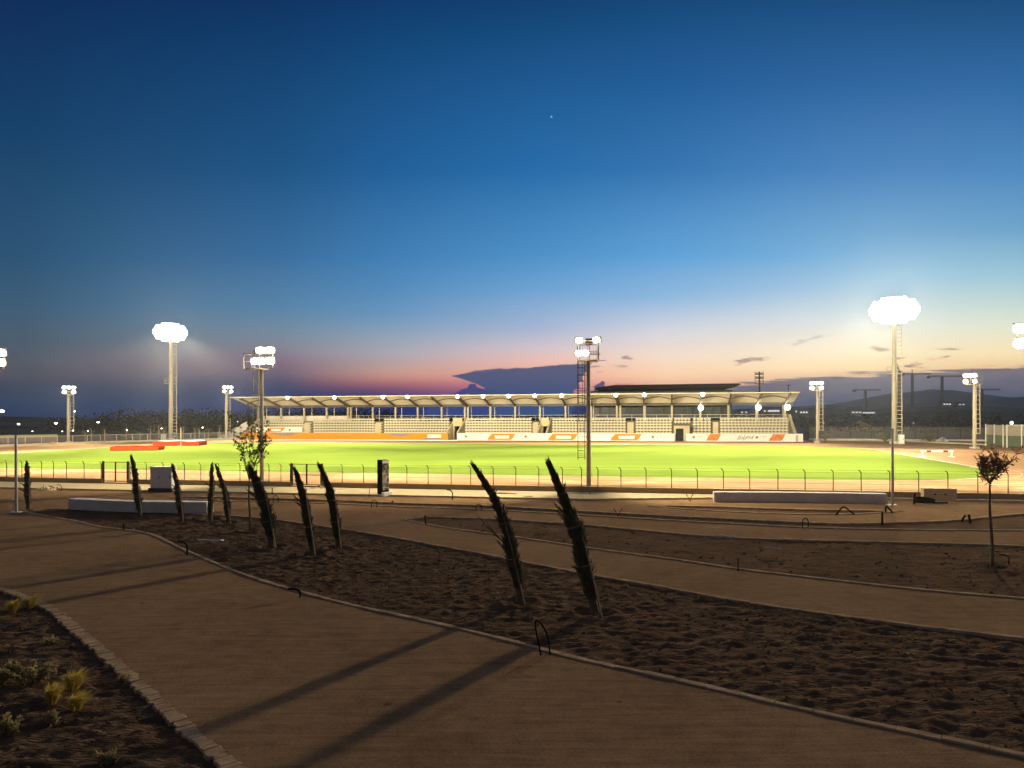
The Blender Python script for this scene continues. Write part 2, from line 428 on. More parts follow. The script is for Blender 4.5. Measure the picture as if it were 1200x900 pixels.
bedA = [(-260,672),(-60,680),(0,690),(20,696),(45,706),(62,715),(85,734),(110,755),(135,777),(160,799),(188,825),(215,850),(245,876),(280,905),(330,955),(380,1010),(60,1060),(-300,1000)]
bedB = [(28,599),(50,604),(90,611),(125,619),(160,622),(185,629),(215,644),(250,659),(290,675),(350,693),(420,711),(500,728),(570,744),(640,762),(700,777),(780,794),(850,809),(930,829),(1000,844),(1080,860),(1150,875),(1200,886),(1300,907),(1500,950),
        (1600,825),(1500,800),(1300,765),(1200,748),(1130,740),(1050,730),(960,718),(850,702),(760,685),(700,675),(640,664),(570,650),(500,637),(450,628),(400,620),(330,610),(290,606),(240,603),(190,600),(130,598),(60,596)]
bedC = [(474,609),(499,614.5),(530,620),(600,629),(675,640),(700,644),(800,657),(865,667),(950,677),(1075,691),(1200,701.5),(1400,718),(1700,744),
        (1700,655),(1400,646),(1200,640.5),(1160,638.3),(960,633.5),(875,631),(800,626),(700,616.5),(640,612),(575,608),(507,606),(485,606)]
bedD = [(200,583.5),(240,586.5),(380,590),(480,594.8),(525,595.8),(600,599.3),(700,605),(825,612.5),(950,618.7),(1000,620),(1080,621.5),(1160,622),(1200,622),(1400,628),(1700,636),
        (1700,614),(1400,603),(1300,601),(1200,602),(1160,606),(1120,610),(1080,612),(1000,614),(950,612.8),(825,607),(700,600.3),(600,594.5),(525,591),(480,590.3),(380,586),(240,582.5)]
bedE = [(760,593),(825,598.5),(900,602),(950,603.3),(1000,603),(1048,600.3),(1062,599),(1040,598.3),(1000,598.6),(960,597.8),(880,595.5),(820,593.5)]

# palm layout: base px, top px, bundle width (px), bend
PALMS = [
 ((33,597),(33,543),7.5,0.0,'darker single palm beside the bare white pole'),
 ((164,606),(154,536),8.5,0.25,'second palm from the left, leaning over the long concrete bench'),
 ((213,611),(204,546),7.5,0.2,'slim leaning palm in front of the right half of the grey cabinets'),
 ((246,609),(247.5,545),7.0,0.0,'straight upright palm close to the end of the concrete bench'),
 ((268,613),(252,547),8.0,0.6,'curved palm just right of the upright one near the bench end'),
 ((319,641),(291,549),15.0,0.55,'stout leaning palm in front of the leafy green sapling'),
 ((366,650),(345,551),11.0,0.45,'leaning palm with a knobbly tip before the fence gate'),
 ((396,643),(375,546),11.5,0.8,'hooked palm whose tip bends over at the fence gate'),
 ((609,706),(556,546),16.0,0.7,'tall palm with one stray frond sticking out to its side'),
 ((697,719),(644,544),20.0,0.35,'tallest and thickest palm, leaning beside the wire hoop')]
for (b_, t_, w_, k_, l_) in PALMS: pits.append((*G(*b_), 0.42))
TREE_A, TREE_B = (293,622), (1163,664)
pits.append((*G(*TREE_A),0.35)); pits.append((*G(*TREE_B),0.5))
polys = {}
for nm, px, cell, amp, step in (('A',bedA,0.055,0.045,0.4),('B',bedB,0.065,0.055,0.5),('C',bedC,0.13,0.05,0.6),('D',bedD,0.16,0.04,0.6),('E',bedE,0.16,0.04,0.6)):
    polys[nm] = smooth_poly([G(*p) for p in px], step)
bmp = bmesh.new()
def loop_edges(pts):
    vs = [bmp.verts.new((x,y,0.0)) for x,y in pts]
    return [bmp.edges.new((vs[k],vs[(k+1)%len(vs)])) for k in range(len(vs))]
ee = loop_edges([(-110,-30),(110,-30),(110,wall_y(110)),(-110,wall_y(-110))])
for nm in polys: ee += loop_edges(polys[nm])
bmesh.ops.triangle_fill(bmp, use_beauty=True, use_dissolve=False, edges=ee, normal=(0,0,1))
kill = []
for nm in polys:
    cs = np.array([f.calc_center_median()[:2] for f in bmp.faces]); hit = inside(cs, polys[nm])
    kill += [f for f,h_ in zip(bmp.faces,hit) if h_]
bmesh.ops.delete(bmp, geom=list(set(kill)), context='FACES')
for f in bmp.faces:
    if f.normal.z < 0: f.normal_flip()
me_ = bpy.data.meshes.new('path'); bmp.to_mesh(me_); bmp.free(); me_.materials.append(M['path'])
po_ = bpy.data.objects.new('path', me_); C.objects.link(po_); tag(po_, kind='structure')
for nm, px, cell, amp, step in (('A',bedA,0.055,0.045,0.4),('B',bedB,0.065,0.055,0.5),('C',bedC,0.13,0.05,0.6),('D',bedD,0.16,0.04,0.6),('E',bedE,0.16,0.04,0.6)):
    bed(polys[nm], cell, amp)
kerbline(polys['A'], 0.21, 0.010, 0.11, 0.013)
kerbline(polys['B'], 0.13, 0.022, 0.5, 0.005)
kerbline(polys['C'], 0.15, 0.025, 0.8, 0.003)
kerbline(polys['D'], 0.18, 0.035, 0.9, 0.003)
kerbline(polys['E'], 0.18, 0.035, 0.9, 0.003)
# loose clods and stones in the beds: uncountable
mb = MB()
for nm, cnt, rmax in (('A',1500,0.035),('B',3600,0.04),('C',900,0.05)):
    po = polys[nm]; xs = [p[0] for p in po]; ys = [p[1] for p in po]
    cand = np.column_stack([np.random.RandomState(5).uniform(max(min(xs),-16),min(max(xs),16),cnt*4), np.random.RandomState(6).uniform(min(ys),max(ys),cnt*4)])
    cand = cand[inside(cand,po)][:cnt]
    for x, y in cand:
        r_ = rmax*random.random()**3+0.010
        mb.rock((x,y,soil_z(x,y,0.05)+r_*0.1), r_, 0.5)
tag(mb.build('soil_gravel', M['soil']), kind='stuff')

# ------------------------------------------------------------------ boundary wall and fence of the ground
mb = MB()
gaps = []
for (pa,pb) in ((119.5,148.5),(341,376)):
    gaps.append((t_of_px(pa), t_of_px(pb)))
tl, tr = -45.0, 95.0
cuts = [tl]+[v for g in gaps for v in g]+[tr]
Mw = Matrix(((wd.x,wn.x,0,W0.x),(wd.y,wn.y,0,W0.y),(0,0,1,0),(0,0,0,1)))
WALLH = 0.36
wt = thing('boundary_wall','low tan rendered wall along the pavement under the wire fence','wall',(W0.x,W0.y,0),math.atan2(wd.y,wd.x))
for k in range(0,len(cuts),2):
    MB().box(cuts[k],cuts[k+1],0,0.22,-0.05,WALLH).build('wall_section', M['wall'], wt, bevel=0.012)
for g in gaps: MB().box(g[0]+0.004,g[1]-0.004,0.02,0.24,-0.05,0.14).build('threshold', M['wall'], wt)
# fence
fence = thing('wire_fence','wire mesh fence with bent-top posts standing on the low tan wall','fence',(W0.x,W0.y,0),math.atan2(wd.y,wd.x))
postpx = [6,24,47,61,76,97,117,151,170,190,215,234,255,280,300,314,328,339,378,400,425,451,476,501,528,551,577.5,604,631,659,681,700.5,727.5,757,787,817.5,848,879,912,944,977,1010,1043.6,1077.6,1112,1147,1182.6,1218,1255,1295,1335,1380,-14,-36,-58,-80,-104,-128]
ts = sorted(t_of_px(p) for p in postpx)
FT = 1.36
for t in ts:
    lean = random.uniform(-0.02,0.02)
    b = MB(); b.tube([(t,0.11,WALLH-0.05),(t+lean*0.4,0.11,FT-0.14),(t+lean-0.035,0.10,FT-0.06),(t+lean-0.11,0.09,FT)], 0.021, 6)
    b.build('post', M['darksteel'], fence)
def spans():
    for k in range(0,len(cuts),2): yield cuts[k], cuts[k+1]
b = MB()
for (u,v) in spans():
    for z in (WALLH+0.06, WALLH+0.33, WALLH+0.60, FT-0.14):
        b.bar((u,0.11,z),(v,0.11,z),0.007)
    b.bar((u-0.05,0.095,FT-0.02),(v-0.05,0.095,FT-0.02),0.006)
b.build('wire', M['darksteel'], fence)
b = MB()
for (u,v) in spans(): b.quad((u,0.125,WALLH+0.02),(v,0.125,WALLH+0.02),(v,0.125,FT-0.14),(u,0.125,FT-0.14))
b.build('mesh_panel', M['chain'], fence)
for gi, (g, lab) in enumerate(zip(gaps, ('narrow dark steel gate in the fence left of the grey cabinets','wider dark steel gate in the fence beside the floodlight mast'))):
    gt = thing('fence_gate', lab, 'gate', (W0.x,W0.y,0), math.atan2(wd.y,wd.x), 'gates in the wire fence')
    for u in (g[0]-0.02,g[1]+0.02): MB().box(u-0.045,u+0.045,0.06,0.15,0.1,FT+0.03).build('gate_post', M['darksteel'], gt)
    m_ = (g[0]+g[1])/2
    b = MB(); 
    for (u,v) in ((g[0]+0.06,m_-0.02),(m_+0.02,g[1]-0.06)):
        for x in (u,v): b.box(x-0.018,x+0.018,0.085,0.12,0.2,FT)
        for z in (0.22,0.75,FT-0.02): b.box(u+0.018,v-0.018,0.09,0.115,z-0.015,z+0.015)
    b.build('gate_frame', M['darksteel'], gt)
    b = MB(); b.quad((g[0]+0.08,0.102,0.24),(g[1]-0.08,0.102,0.24),(g[1]-0.08,0.102,FT-0.04),(g[0]+0.08,0.102,FT-0.04)); b.build('mesh_panel', M['chain'], gt)

# ------------------------------------------------------------------ floodlight masts
def spot(name, loc, target, power, angle, blend=0.5, radius=0.4, col=WARM):
    l = bpy.data.lights.new(name, 'SPOT'); l.energy = power; l.color = col; l.spot_size = R(angle); l.spot_blend = blend; l.shadow_soft_size = radius
    o = bpy.data.objects.new(name, l); C.objects.link(o); o.location = loc
    d = Vector(target)-Vector(loc); o.rotation_euler = d.to_track_quat('-Z','Y').to_euler()
    return o
def point(name, loc, power, radius=0.1, col=WARM):
    l = bpy.data.lights.new(name, 'POINT'); l.energy = power; l.color = col; l.shadow_soft_size = radius
    o = bpy.data.objects.new(name, l); C.objects.link(o); o.location = loc; return o
def floodlamp(parent, x, y, z, w, h, yaw=0.0, tilt=0.35, both=False):
    """housing + bright lens, lens faces local -Y turned by yaw"""
    Mx = Matrix.Translation((x,y,z)) @ Matrix.Rotation(yaw,4,'Z') @ Matrix.Rotation(tilt,4,'X')
    b = MB(); b.box(-w/2,w/2,0.02,0.20,-h/2,h/2,Mx); b.box(-w*0.3,w*0.3,0.20,0.34,-h*0.3,h*0.3,Mx)
    f = b.build('floodlight', M['galv'], parent)
    l = MB(); n = 14; prof = ((1.0,0.015),(0.86,-0.05),(0.55,-0.09),(0.0,-0.105)); i0 = 0
    for (rr,yy) in prof[:-1]:
        for k in range(n):
            a = 2*PI*k/n; ca_, sa_ = math.cos(a), math.sin(a); l.v.append(tuple(Mx @ Vector((math.copysign(abs(ca_)**0.95,ca_)*rr*w*0.49, yy, math.copysign(abs(sa_)**0.95,sa_)*rr*h*0.49))))
    l.v.append(tuple(Mx @ Vector((0,prof[-1][1],0))))
    for q in range(2):
        for k in range(n): l.f.append((q*n+k,q*n+(k+1)%n,(q+1)*n+(k+1)%n,(q+1)*n+k))
    for k in range(n): l.f.append((2*n+k,2*n+(k+1)%n,3*n))
    l.build('lens', M['lamp'], f, smooth=True)
    return Mx
def ladder(parent, x, y, z0, z1, face=0.0, w=0.42, m=None, cage=True, bar=0.04, pitch=0.36):
    b = MB(); Mx = Matrix.Translation((x,y,0)) @ Matrix.Rotation(face,4,'Z')
    for u in (-w/2,w/2): b.box(u-bar/2,u+bar/2,-bar/2,bar/2,z0,z1,Mx)
    z = z0+0.1
    while z < z1: b.box(-w/2,w/2,-bar*0.35,bar*0.35,z-bar*0.4,z+bar*0.4,Mx); z += pitch
    o = b.build('ladder', m or M['galv'], parent)
    if cage:
        b = MB(); z = z0+2.0
        while z < z1:
            pts = [Mx @ Vector((math.cos(a)*w*0.75, -0.02-math.sin(a)*0.6, z)) for a in [PI*k/8 for k in range(9)]]
            b.tube(pts, 0.014, 4); z += 0.8
        for a in (PI/4,PI/2,3*PI/4):
            p = Mx @ Vector((math.cos(a)*w*0.75,-0.02-math.sin(a)*0.6,0)); b.tube([(p.x,p.y,z0+2.0),(p.x,p.y,z1)],0.012,4)
        b.build('ladder_cage', m or M['galv'], o)
    return o
def platform(parent, z, hx, y0, y1, rail=0.95, m=None, xo=0.0):
    m = m or M['galv']
    p = MB().box(-hx,hx,y0,y1,z-0.07,z).build('platform', m, parent)
    b = MB()
    for zz in (z+rail*0.5, z+rail):
        b.bar((-hx,y0,zz),(hx,y0,zz),0.035); b.bar((-hx,y1,zz),(hx,y1,zz),0.035); b.bar((-hx,y0,zz),(-hx,y1,zz),0.035); b.bar((hx,y0,zz),(hx,y1,zz),0.035)
    for x in (-hx,0,hx):
        for y in (y0,y1): b.bar((x,y,z),(x,y,z+rail),0.035)
    b.build('railing', m, p); p.location.x = xo
    return p
def tall_mast(loc, face, label, lside, big=0.84):
    t = thing('floodlight_mast', label, 'floodlight mast', loc, face, 'tall floodlight masts')
    MB().tube([(0,0,0),(0,0,9),(0,0,18.2)], [0.36,0.28,0.17], 16).build('pole', M['galv'], t, smooth=True)
    MB().tube([(0,0,0),(0,0,0.35)], 0.65, 12).build('footing', M['concrete'], t)
    ladder(t, lside*0.62, 0, 0.6, 17.0, 0, 0.62, cage=False, bar=0.085, pitch=0.55)
    platform(t, 9.6, 0.9, -0.6, 0.6, 0.9)
    b = MB()
    for z in (17.0,18.2,19.4): b.box(-2.3,2.3,0.30,0.42,z-0.06,z+0.06)
    for x in (-2.0,-0.8,0.8,2.0): b.box(x-0.05,x+0.05,0.42,0.52,16.9,19.5)
    b.build('lamp_frame', M['galv'], t)
    for r_ in range(8):  # lamps multiplied and packed into an ellipse to imitate the bank's glare
        dz = (r_-3.5)*0.45; n_ = max(3, round(2*3.2*math.sqrt(1-(dz/1.85)**2)/0.52)); z = 18.2+dz*big
        for k in range(n_):
            floodlamp(t, (k-(n_-1)/2)*0.52*big, -0.05, z, 0.66*big, 0.60*big, (k-(n_-1)/2)*0.02, 0.3)
    return t
def small_mast(loc, face, label, h=8.0, lside=1, near=False, lamp_rows=None, ladm=None, xo=0.0, ls=0.62):
    t = thing('floodlight_mast', label, 'floodlight mast', loc, face, 'low floodlight masts round the field')
    MB().tube([(0,0,0),(0,0,h-1.0)], [0.12,0.095] if near else [0.22,0.15], 14).build('pole', M['steelfar'], t, smooth=True)
    MB().box(-0.36,0.36,-0.36,0.36,0,0.22).build('footing', M['concrete'], t, bevel=0.02)
    ladder(t, lside*(0.38 if near else 0.5), 0.0, 1.7, h-1.0, 0, (0.36 if near else 0.5), ladm, cage=near, bar=(0.035 if near else 0.07), pitch=(0.36 if near else 0.55))
    platform(t, h-1.0, (0.5 if near else 0.62), -0.5, 0.5, 0.85, None, xo if abs(xo) < 0.5 else 0)
    b = MB()
    ys_ = 0.5 if near else -0.5
    lx = [r_[0] for r_ in lamp_rows] if lamp_rows else [-0.62,0.62]
    u0, u1 = min(lx+[0])-0.2, max(lx+[0])+0.2
    for z in (h-0.72,h-0.02): b.bar((u0,ys_-0.1,z),(u1,ys_-0.1,z),0.05)
    for x in (u0+0.1,u1-0.1): b.bar((x,ys_-0.1,h-1.0),(x,ys_-0.1,h+0.1),0.045)
    b.build('lamp_bracket', M['steel'], t)
    for (x,z,yaw) in (lamp_rows or ((-0.62,0,0.1),(0.0,0,0),(0.62,0,-0.1),(-0.62,-0.7,0.1),(0.62,-0.7,-0.1))):
        floodlamp(t, x, -0.62 if abs(yaw) < 1.4 else 0.55, h+z, ls, ls*0.74, yaw, 0.25)
    return t
FC = S2W(0,-41)      # centre of the field
def facing(p, q): return math.atan2(q[1]-p[1], q[0]-p[0]) + PI/2   # local -Y towards q
pT1 = G(200,516); pT2 = G(1048,520)
tall_mast((*pT1,0), facing(pT1,(-10,45)), 'tall lit floodlight mast beyond the red landing mats on the left', 1)
tall_mast((*pT2,0), facing(pT2,(12,30)), 'tall lit floodlight mast rising past the construction cranes on the right', 1, 0.98)
pS1, pS2, pS3, pS4 = G(80,519), G(265,515.2), G(958,518.6), G(1142,525.6)
small_mast((*pS1,0), facing(pS1,(-20,60)), 'low floodlight mast at the left end of the track before dark hills', 8.5, 1)
small_mast((*pS2,0), facing(pS2,(20,70)), 'low floodlight mast just left of the grandstand end', 9.0, 1)
small_mast((*pS3,0), facing(pS3,(15,60)), 'low floodlight mast just right of the grandstand end', 8.5, 1)
small_mast((*pS4,0), facing(pS4,(0,72)), 'low floodlight mast near the green screened enclosure, lamps turned left', 8.5, 1)
pS5 = G(307,568); pS6 = G(690,577)
pS7 = along(t_of_px(-22),0.5); pS8 = along(t_of_px(1234),0.5)
NF_ = math.atan2(wn.y,wn.x)+PI/2      # local -Y looks over the field
small_mast((*pS5,0), NF_, 'near floodlight mast behind the leafy green sapling', 7.8, 1, True,
           ((-0.25,0,PI+0.3),(-0.85,0,PI+0.5),(-0.25,-0.62,PI+0.3),(-0.85,-0.62,PI+0.5),(0.1,-0.62,PI)), M['galv'], 0.35, 0.54)
small_mast((*pS6,0), NF_, 'near floodlight mast standing at the wall above the tallest palm', 7.85, 1, True,
           ((0.42,0,PI+0.4),(-0.46,0,PI-0.4),(0.42,-0.66,PI+0.3),(0.12,-0.66,PI),(0,0,0)), M['rib'], 0.0, 0.40)
small_mast((*pS7,0), NF_, 'floodlight mast cut off by the left edge of the picture', 7.9, 1, True,
           ((-1.0,0,PI+0.4),(-1.5,0,PI+0.4),(-1.0,-0.6,PI+0.4),(-1.45,-0.6,PI+0.4)), None, -0.6)
small_mast((*pS8,0), NF_, 'floodlight mast cut off by the right edge of the picture', 7.9, 1, True,
           ((0.8,0,PI-0.4),(1.3,0,PI-0.4),(0.8,-0.7,PI-0.4),(1.3,-0.7,PI-0.4)), None, 0.6)

KW = 1000.0
# light thrown on the field
T2P = (pT2[0]-0.3,pT2[1]-0.8,18.3)
FIELD = 0.86
def cast(p, z, phi, dep, angle, power, blend=1.0, r=0.8):
    d = Vector((math.sin(R(phi))*math.cos(R(dep)), -math.cos(R(phi))*math.cos(R(dep)), -math.sin(R(dep))))
    spot('flood_beam', (p[0]+d.x*0.9,p[1]+d.y*0.9,z), tuple(Vector((p[0],p[1],z))+d*10), power*KW*(FIELD if dep > 3 else 1.0), angle, blend, r)
WPHI = math.degrees(math.atan2(wn.x,-wn.y))
# aiming plan of each mast: (direction, depression, cone, power in kW)
cast(pT2, 18.3, -33, 2, 46, 370, 0.3, 2.0)      # the lamps that look out over the plaza
cast(pT1, 18.3, 27, 1, 30, 130, 0.5, 2.2)
for (phi,dep,ang,pw) in ((4,24,30,77),(4,19,20,640),(22,24,30,409),(22,19,20,371),(22,32,40,110),(40,24,30,298),(40,19,20,664),(40,32,40,72),(58,24,30,426),(58,19,20,600),(76,24,30,110)):
    cast(pT1, 18.3, phi, dep, ang, pw)
for (phi,dep,ang,pw) in ((-12,24,30,69),(-12,32,40,18),(-34,24,30,409),(-34,32,40,79),(-52,24,30,195),(-52,19,20,533),(-52,32,40,154),(-70,24,30,305),(-70,19,20,536),(-70,32,40,167),(-92,24,30,324),(-92,19,20,662),(-92,32,40,72)):
    cast(pT2, 18.3, phi, dep, ang, pw)
for p, phi, pw in ((pS1,20,32),(pS2,35,46),(pS3,-40,14),(pS4,-50,10)): cast(p, 8.4, phi, 30, 100, pw)
NEARPLAN = (((0,50,100,7),(0,34,90,6),(-40,14,115,29),(40,14,115,26),(-40,6,70,42),(-20,6,70,12),(0,6,70,17),(40,6,70,71),(-20,4,46,91),(0,4,46,11),(20,4,46,52)),
            ((0,34,90,21),(-40,14,115,13),(40,14,115,9),(-40,6,70,57),(0,6,70,27),(-40,4,46,106),(20,4,46,64),(40,4,46,74)),
            ((-40,50,100,9),(0,14,115,11),(40,14,115,38),(-40,6,70,32),(-20,6,70,15),(0,6,70,68),(40,6,70,130),(-40,4,46,237),(-20,4,46,154),(0,4,46,113),(20,4,46,41),(40,4,46,54)),
            ((0,34,90,16),(-40,14,115,28),(40,14,115,12),(0,6,70,29),(40,6,70,16),(-40,4,46,124),(0,4,46,15),(40,4,46,137)))
for p, plan in zip((pS5,pS6,pS7,pS8), NEARPLAN):
    q = Vector((p[0],p[1])) + wn*1.2
    for (off,dep,ang,pw) in plan: cast((q.x,q.y), 8.0, WPHI+off, dep, ang, pw, 1.0, 0.5)
    for sd in (-1,1):
        q = Vector((p[0],p[1])) - wn*0.4 + wd*(0.9*sd); r_ = Vector((p[0],p[1])) - wn*0.6 + wd*(7.0*sd)
        spot('apron_beam', (q.x,q.y,7.5), (r_.x,r_.y,0), 7.5*KW, 88, 1.0, 0.3)

# ------------------------------------------------------------------ grandstand
st = thing('grandstand', 'long grandstand of cream seats under a scalloped white canopy', 'grandstand', (OX,OY,0), -TH)
NR = 6
rn = lambda k: 0.55+0.86*k
rz = lambda k: 0.95+0.43*k
S_L, S_R = s_of(297,3), s_of(928,3)
v1 = (s_of(528,3), s_of(542,3)); v2 = (s_of(632,3), s_of(644,3)); v3 = (s_of(789.5,2), s_of(808,2))
segs = [(S_L,v1[0],0),(v1[1],v2[0],0),(v2[1],v3[0],0),(v3[0],v3[1],4),(v3[1],S_R,0)]
b = MB()
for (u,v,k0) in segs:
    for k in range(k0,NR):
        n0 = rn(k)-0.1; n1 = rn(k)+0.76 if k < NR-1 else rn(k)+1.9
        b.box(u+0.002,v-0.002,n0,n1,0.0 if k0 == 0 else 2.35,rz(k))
b.build('tier', M['tiershade'], st)
# stairs (half steps) and side walls
aisles = [(357,365),(440,448),(624.5,631.5),(735,743),(835,842)]
for (pa,pb) in aisles:
    b = MB()
    for k in range(NR-1):
        b.box(s_of(pa,rn(k)+0.4,505)+0.05,s_of(pb,rn(k)+0.4,505)-0.05,rn(k)+0.36,rn(k)+0.757,rz(k)+0.002,rz(k)+0.215)
        b.box(s_of(pa,rn(k)+0.4,505)+0.05,s_of(pb,rn(k)+0.4,505)-0.05,rn(k)-0.112,rn(k)+0.355,rz(k)-(0.42 if k else 0.9),rz(k)+0.006)
    b.build('stair', M['standcrete'], st)
for (u,v) in v1,v2:
    b = MB()
    for x in (u-0.0,v-0.22):
        i = len(b.v)
        pr = [(0.35,0.0),(0.35,1.3),(5.6,3.75),(5.6,0.0)]
        b.v += [(x+0.004,a,z) for a,z in pr]+[(x+0.216,a,z) for a,z in pr]
        b.f += [(i,i+3,i+2,i+1),(i+4,i+5,i+6,i+7),(i,i+1,i+5,i+4),(i+1,i+2,i+6,i+5),(i+2,i+3,i+7,i+6),(i+3,i,i+4,i+7)]
    b.build('stair_wall', M['standcrete'], st)
    b = MB(); b.box(u+0.22,v-0.22,3.6,3.8,2.25,3.6); b.box(u+0.22,u+0.5,3.6,3.8,0,2.25); b.build('entrance_wall', M['standcrete'], st)
    MB().box(u+0.3,v-0.25,5.4,5.6,0,2.3).build('painted_entrance_shade', M['roofdark'], st)  # near-black slab paints the shade inside the entrance
u, v = v3
b = MB(); b.box(u+0.02,v-0.02,0.2,3.3,1.95,2.34); b.box(u+0.02,u+0.32,0.25,3.3,0,1.95); b.box(v-0.9,v-0.02,0.25,3.3,0,1.95); b.build('entrance_wall', M['standcrete'], st)
MB().box(u+0.33,v-0.91,3.0,3.2,0,1.94).build('painted_entrance_shade', M['glass'], st)  # dark slab stands in for the shade of this opening
for x, w in ((S_L-0.28,0.27),(S_R+0.01,0.27)):
    b = MB(); i = 0
    pr = [(-0.6,0.0),(-0.6,0.9),(0.3,1.3),(6.2,4.1),(6.9,4.1),(6.9,0.0)]
    b.v = [(x,a,z) for a,z in pr]+[(x+w,a,z) for a,z in pr]
    b.f = [(5,4,3,2,1,0),(6,7,8,9,10,11)]+[(k,(k+1)%6,(k+1)%6+6,k+6) for k in range(6)]
    b.build('end_wall', M['standcrete'], st)
# sloped ramp wall beyond the left end
b = MB(); pr = [(-6.0,0.05),(-6.0,0.35),(-0.3,3.2),(-0.3,0.05)]
b.v = [(S_L+x,1.6,z) for x,z in pr]+[(S_L+x,1.85,z) for x,z in pr]; b.f = [(0,1,2,3),(7,6,5,4)]+[(k,k+4,(k+1)%4+4,(k+1)%4) for k in range(4)]
b.build('ramp_wall', M['concrete'], st)
# seats
seatrng = []
blocks = [(303,356),(366,439),(449,527),(544,623.5),(646,734),(744,788),(811,834),(843,925)]
pos = []
for k in range(NR):
    for (pa,pb) in blocks + ([(789,810)] if k >= 4 else []):
        u, v = s_of(pa,rn(k)+0.3,505)+0.1, s_of(pb,rn(k)+0.3,505)-0.1
        n_ = int((v-u)/0.5)
        for q in range(n_): pos.append((u+(q+0.5)*(v-u)/n_, rn(k)+0.34, rz(k), k))
def seat_geo(b, x, y, z):
    w = 0.238
    b.box(x-w,x+w,y-0.20,y+0.16,z+0.17,z+0.21)
    b.box(x-w,x+w,y+0.16,y+0.20,z+0.19,z+0.43)
    b.box(x-0.05,x+0.05,y-0.02,y+0.14,z,z+0.17)
pos.sort(key=lambda p: Vector((*S2W(p[0],p[1]),)).length)
b0 = MB(); seat_geo(b0,0,0,0); proto = b0.build('seat', M['seat'], st)
proto.location = pos[0][:3]
for p in pos[1:100]:
    o = proto.copy(); C.objects.link(o); o.parent = st; o.location = p[:3]
b = MB()
for p in pos[100:]: seat_geo(b, *p[:3])
tag(b.build('seat_row', M['seat'], st), kind='stuff')
# canopy
ribpx = [303,330,357,383.5,410,437.3,464,490,518,547,575,604,633,663,693,725,755,787.3,820.5,853.5,887,919.5]
NF, NB, ZF, ZB = 0.2, 6.25, 7.18, 5.72
ribs = [s_of(p,NB,476) for p in ribpx]
edge0, edge1 = ribs[0]-1.9, ribs[-1]+1.3
stations = [edge0]+ribs+[edge1]
for (u,v) in zip(stations, stations[1:]):
    b = MB(); nu, nv = 8, 8; arch = 0.42*min(1,(v-u)/3.5)
    for jv in range(nv+1):
        for ju in range(nu+1):
            a, c = ju/nu, jv/nv
            z = ZF+(ZB-ZF)*c + 0.20 + arch*math.sin(PI*a)*(math.sin(PI*min(1,c*1.0))**0.8*0.9+0.05)
            b.v.append((u+(v-u)*a, NF+(NB-NF)*c, z))
    for jv in range(nv):
        for ju in range(nu):
            k = jv*(nu+1)+ju; b.f.append((k,k+1,k+nu+2,k+nu+1))
    b.build('canopy_panel', M['membrane'], st, smooth=True)
    if v-u > 3:
        b = MB(); c = 0.55; pts = []
        for q in range(13):
            a = q/12; pts.append((u+(v-u)*a, NF+(NB-NF)*c, ZF+(ZB-ZF)*c+0.10+0.40*math.sin(PI*a)))
        b.tube(pts, 0.085, 6); b.build('arch', M['rib'], st)
b = MB(); b.bar((edge0,NF,ZF+0.12),(edge1,NF,ZF+0.12),0.12,0.16); b.build('edge_beam', M['membrane'], st)
b = MB(); b.bar((edge0,NB,ZB-0.02),(edge1,NB,ZB-0.02),0.2,0.30); b.build('eaves_beam', M['rib'], st)
for k, s in enumerate(ribs):
    wide = 0.22 if k not in (4,9,15) else 0.5
    b = MB(); b.bar((s,NF+0.05,ZF-0.06),(s,NB-0.1,ZB-0.06),wide,0.26); b.build('rib', M['rib'], st)
    b = MB(); 
    for dx in ((-0.001,) if wide < 0.3 else (-0.28,0.28)): b.box(s+dx-0.15,s+dx+0.15,NB-0.3,NB-0.02,rz(5)+0.003,ZB-0.18)
    b.build('column', M['steel'], st)
    MB().tube([(s+0.1,8.8,0),(s+0.1,8.8,5.9)],0.07,8).build('slim_post', M['galv'], st)
b = MB()
for z in (3.62,4.05): b.bar((S_L,7.2,z),(S_R,7.2,z),0.05)
q = S_L
while q < S_R: b.bar((q,7.2,3.0),(q,7.2,4.05),0.05); q += 2.0
b.build('railing', M['galv'], st)
MB().box(S_L,s_of(412,7.4,488),7.3,7.45,0,4.02).build('parapet_wall', M['concrete'], st)
# floodlights clipped to the canopy edge: each its own thing
rl = [(336.7,466),(391.7,465.5),(448.5,465.3),(477.5,465),(536,464),(566,464),(596,464),(626.7,464),(658,463.5),(721.7,463.3),(755,463),(823.5,462)]
ordn = ['first','second','third','fourth','fifth','sixth','seventh','eighth','ninth','tenth','eleventh','last']
for q, (px,py) in enumerate(rl):
    s = s_of(px,NF-0.25,py); w = S2W(s,NF-0.25)
    t = thing('canopy_lamp', f'{ordn[q]} lit lamp along the grandstand canopy edge counted from its left end', 'lamp', (*w,ZF-0.06), -TH, 'lamps along the canopy edge')
    MB().box(-0.22,0.22,0.02,0.20,-0.16,0.14).build('housing', M['galv'], t)
    b = MB(); b.tube([(0,0.015,-0.01),(0,-0.05,-0.03)],[0.30,0.24],14); b.build('lens', M['lampsmall'], t)
    MB().box(-0.04,0.04,0.06,0.14,0.14,0.20).build('bracket', M['rib'], t)
    if q % 2 == 0 or q > 9: 
        ww = S2W(s,NF-0.6); l = spot('canopy_beam', (*ww,ZF-0.35), (*S2W(s,3.8),1.5), 1.0*KW, 150, 0.8, 0.2)
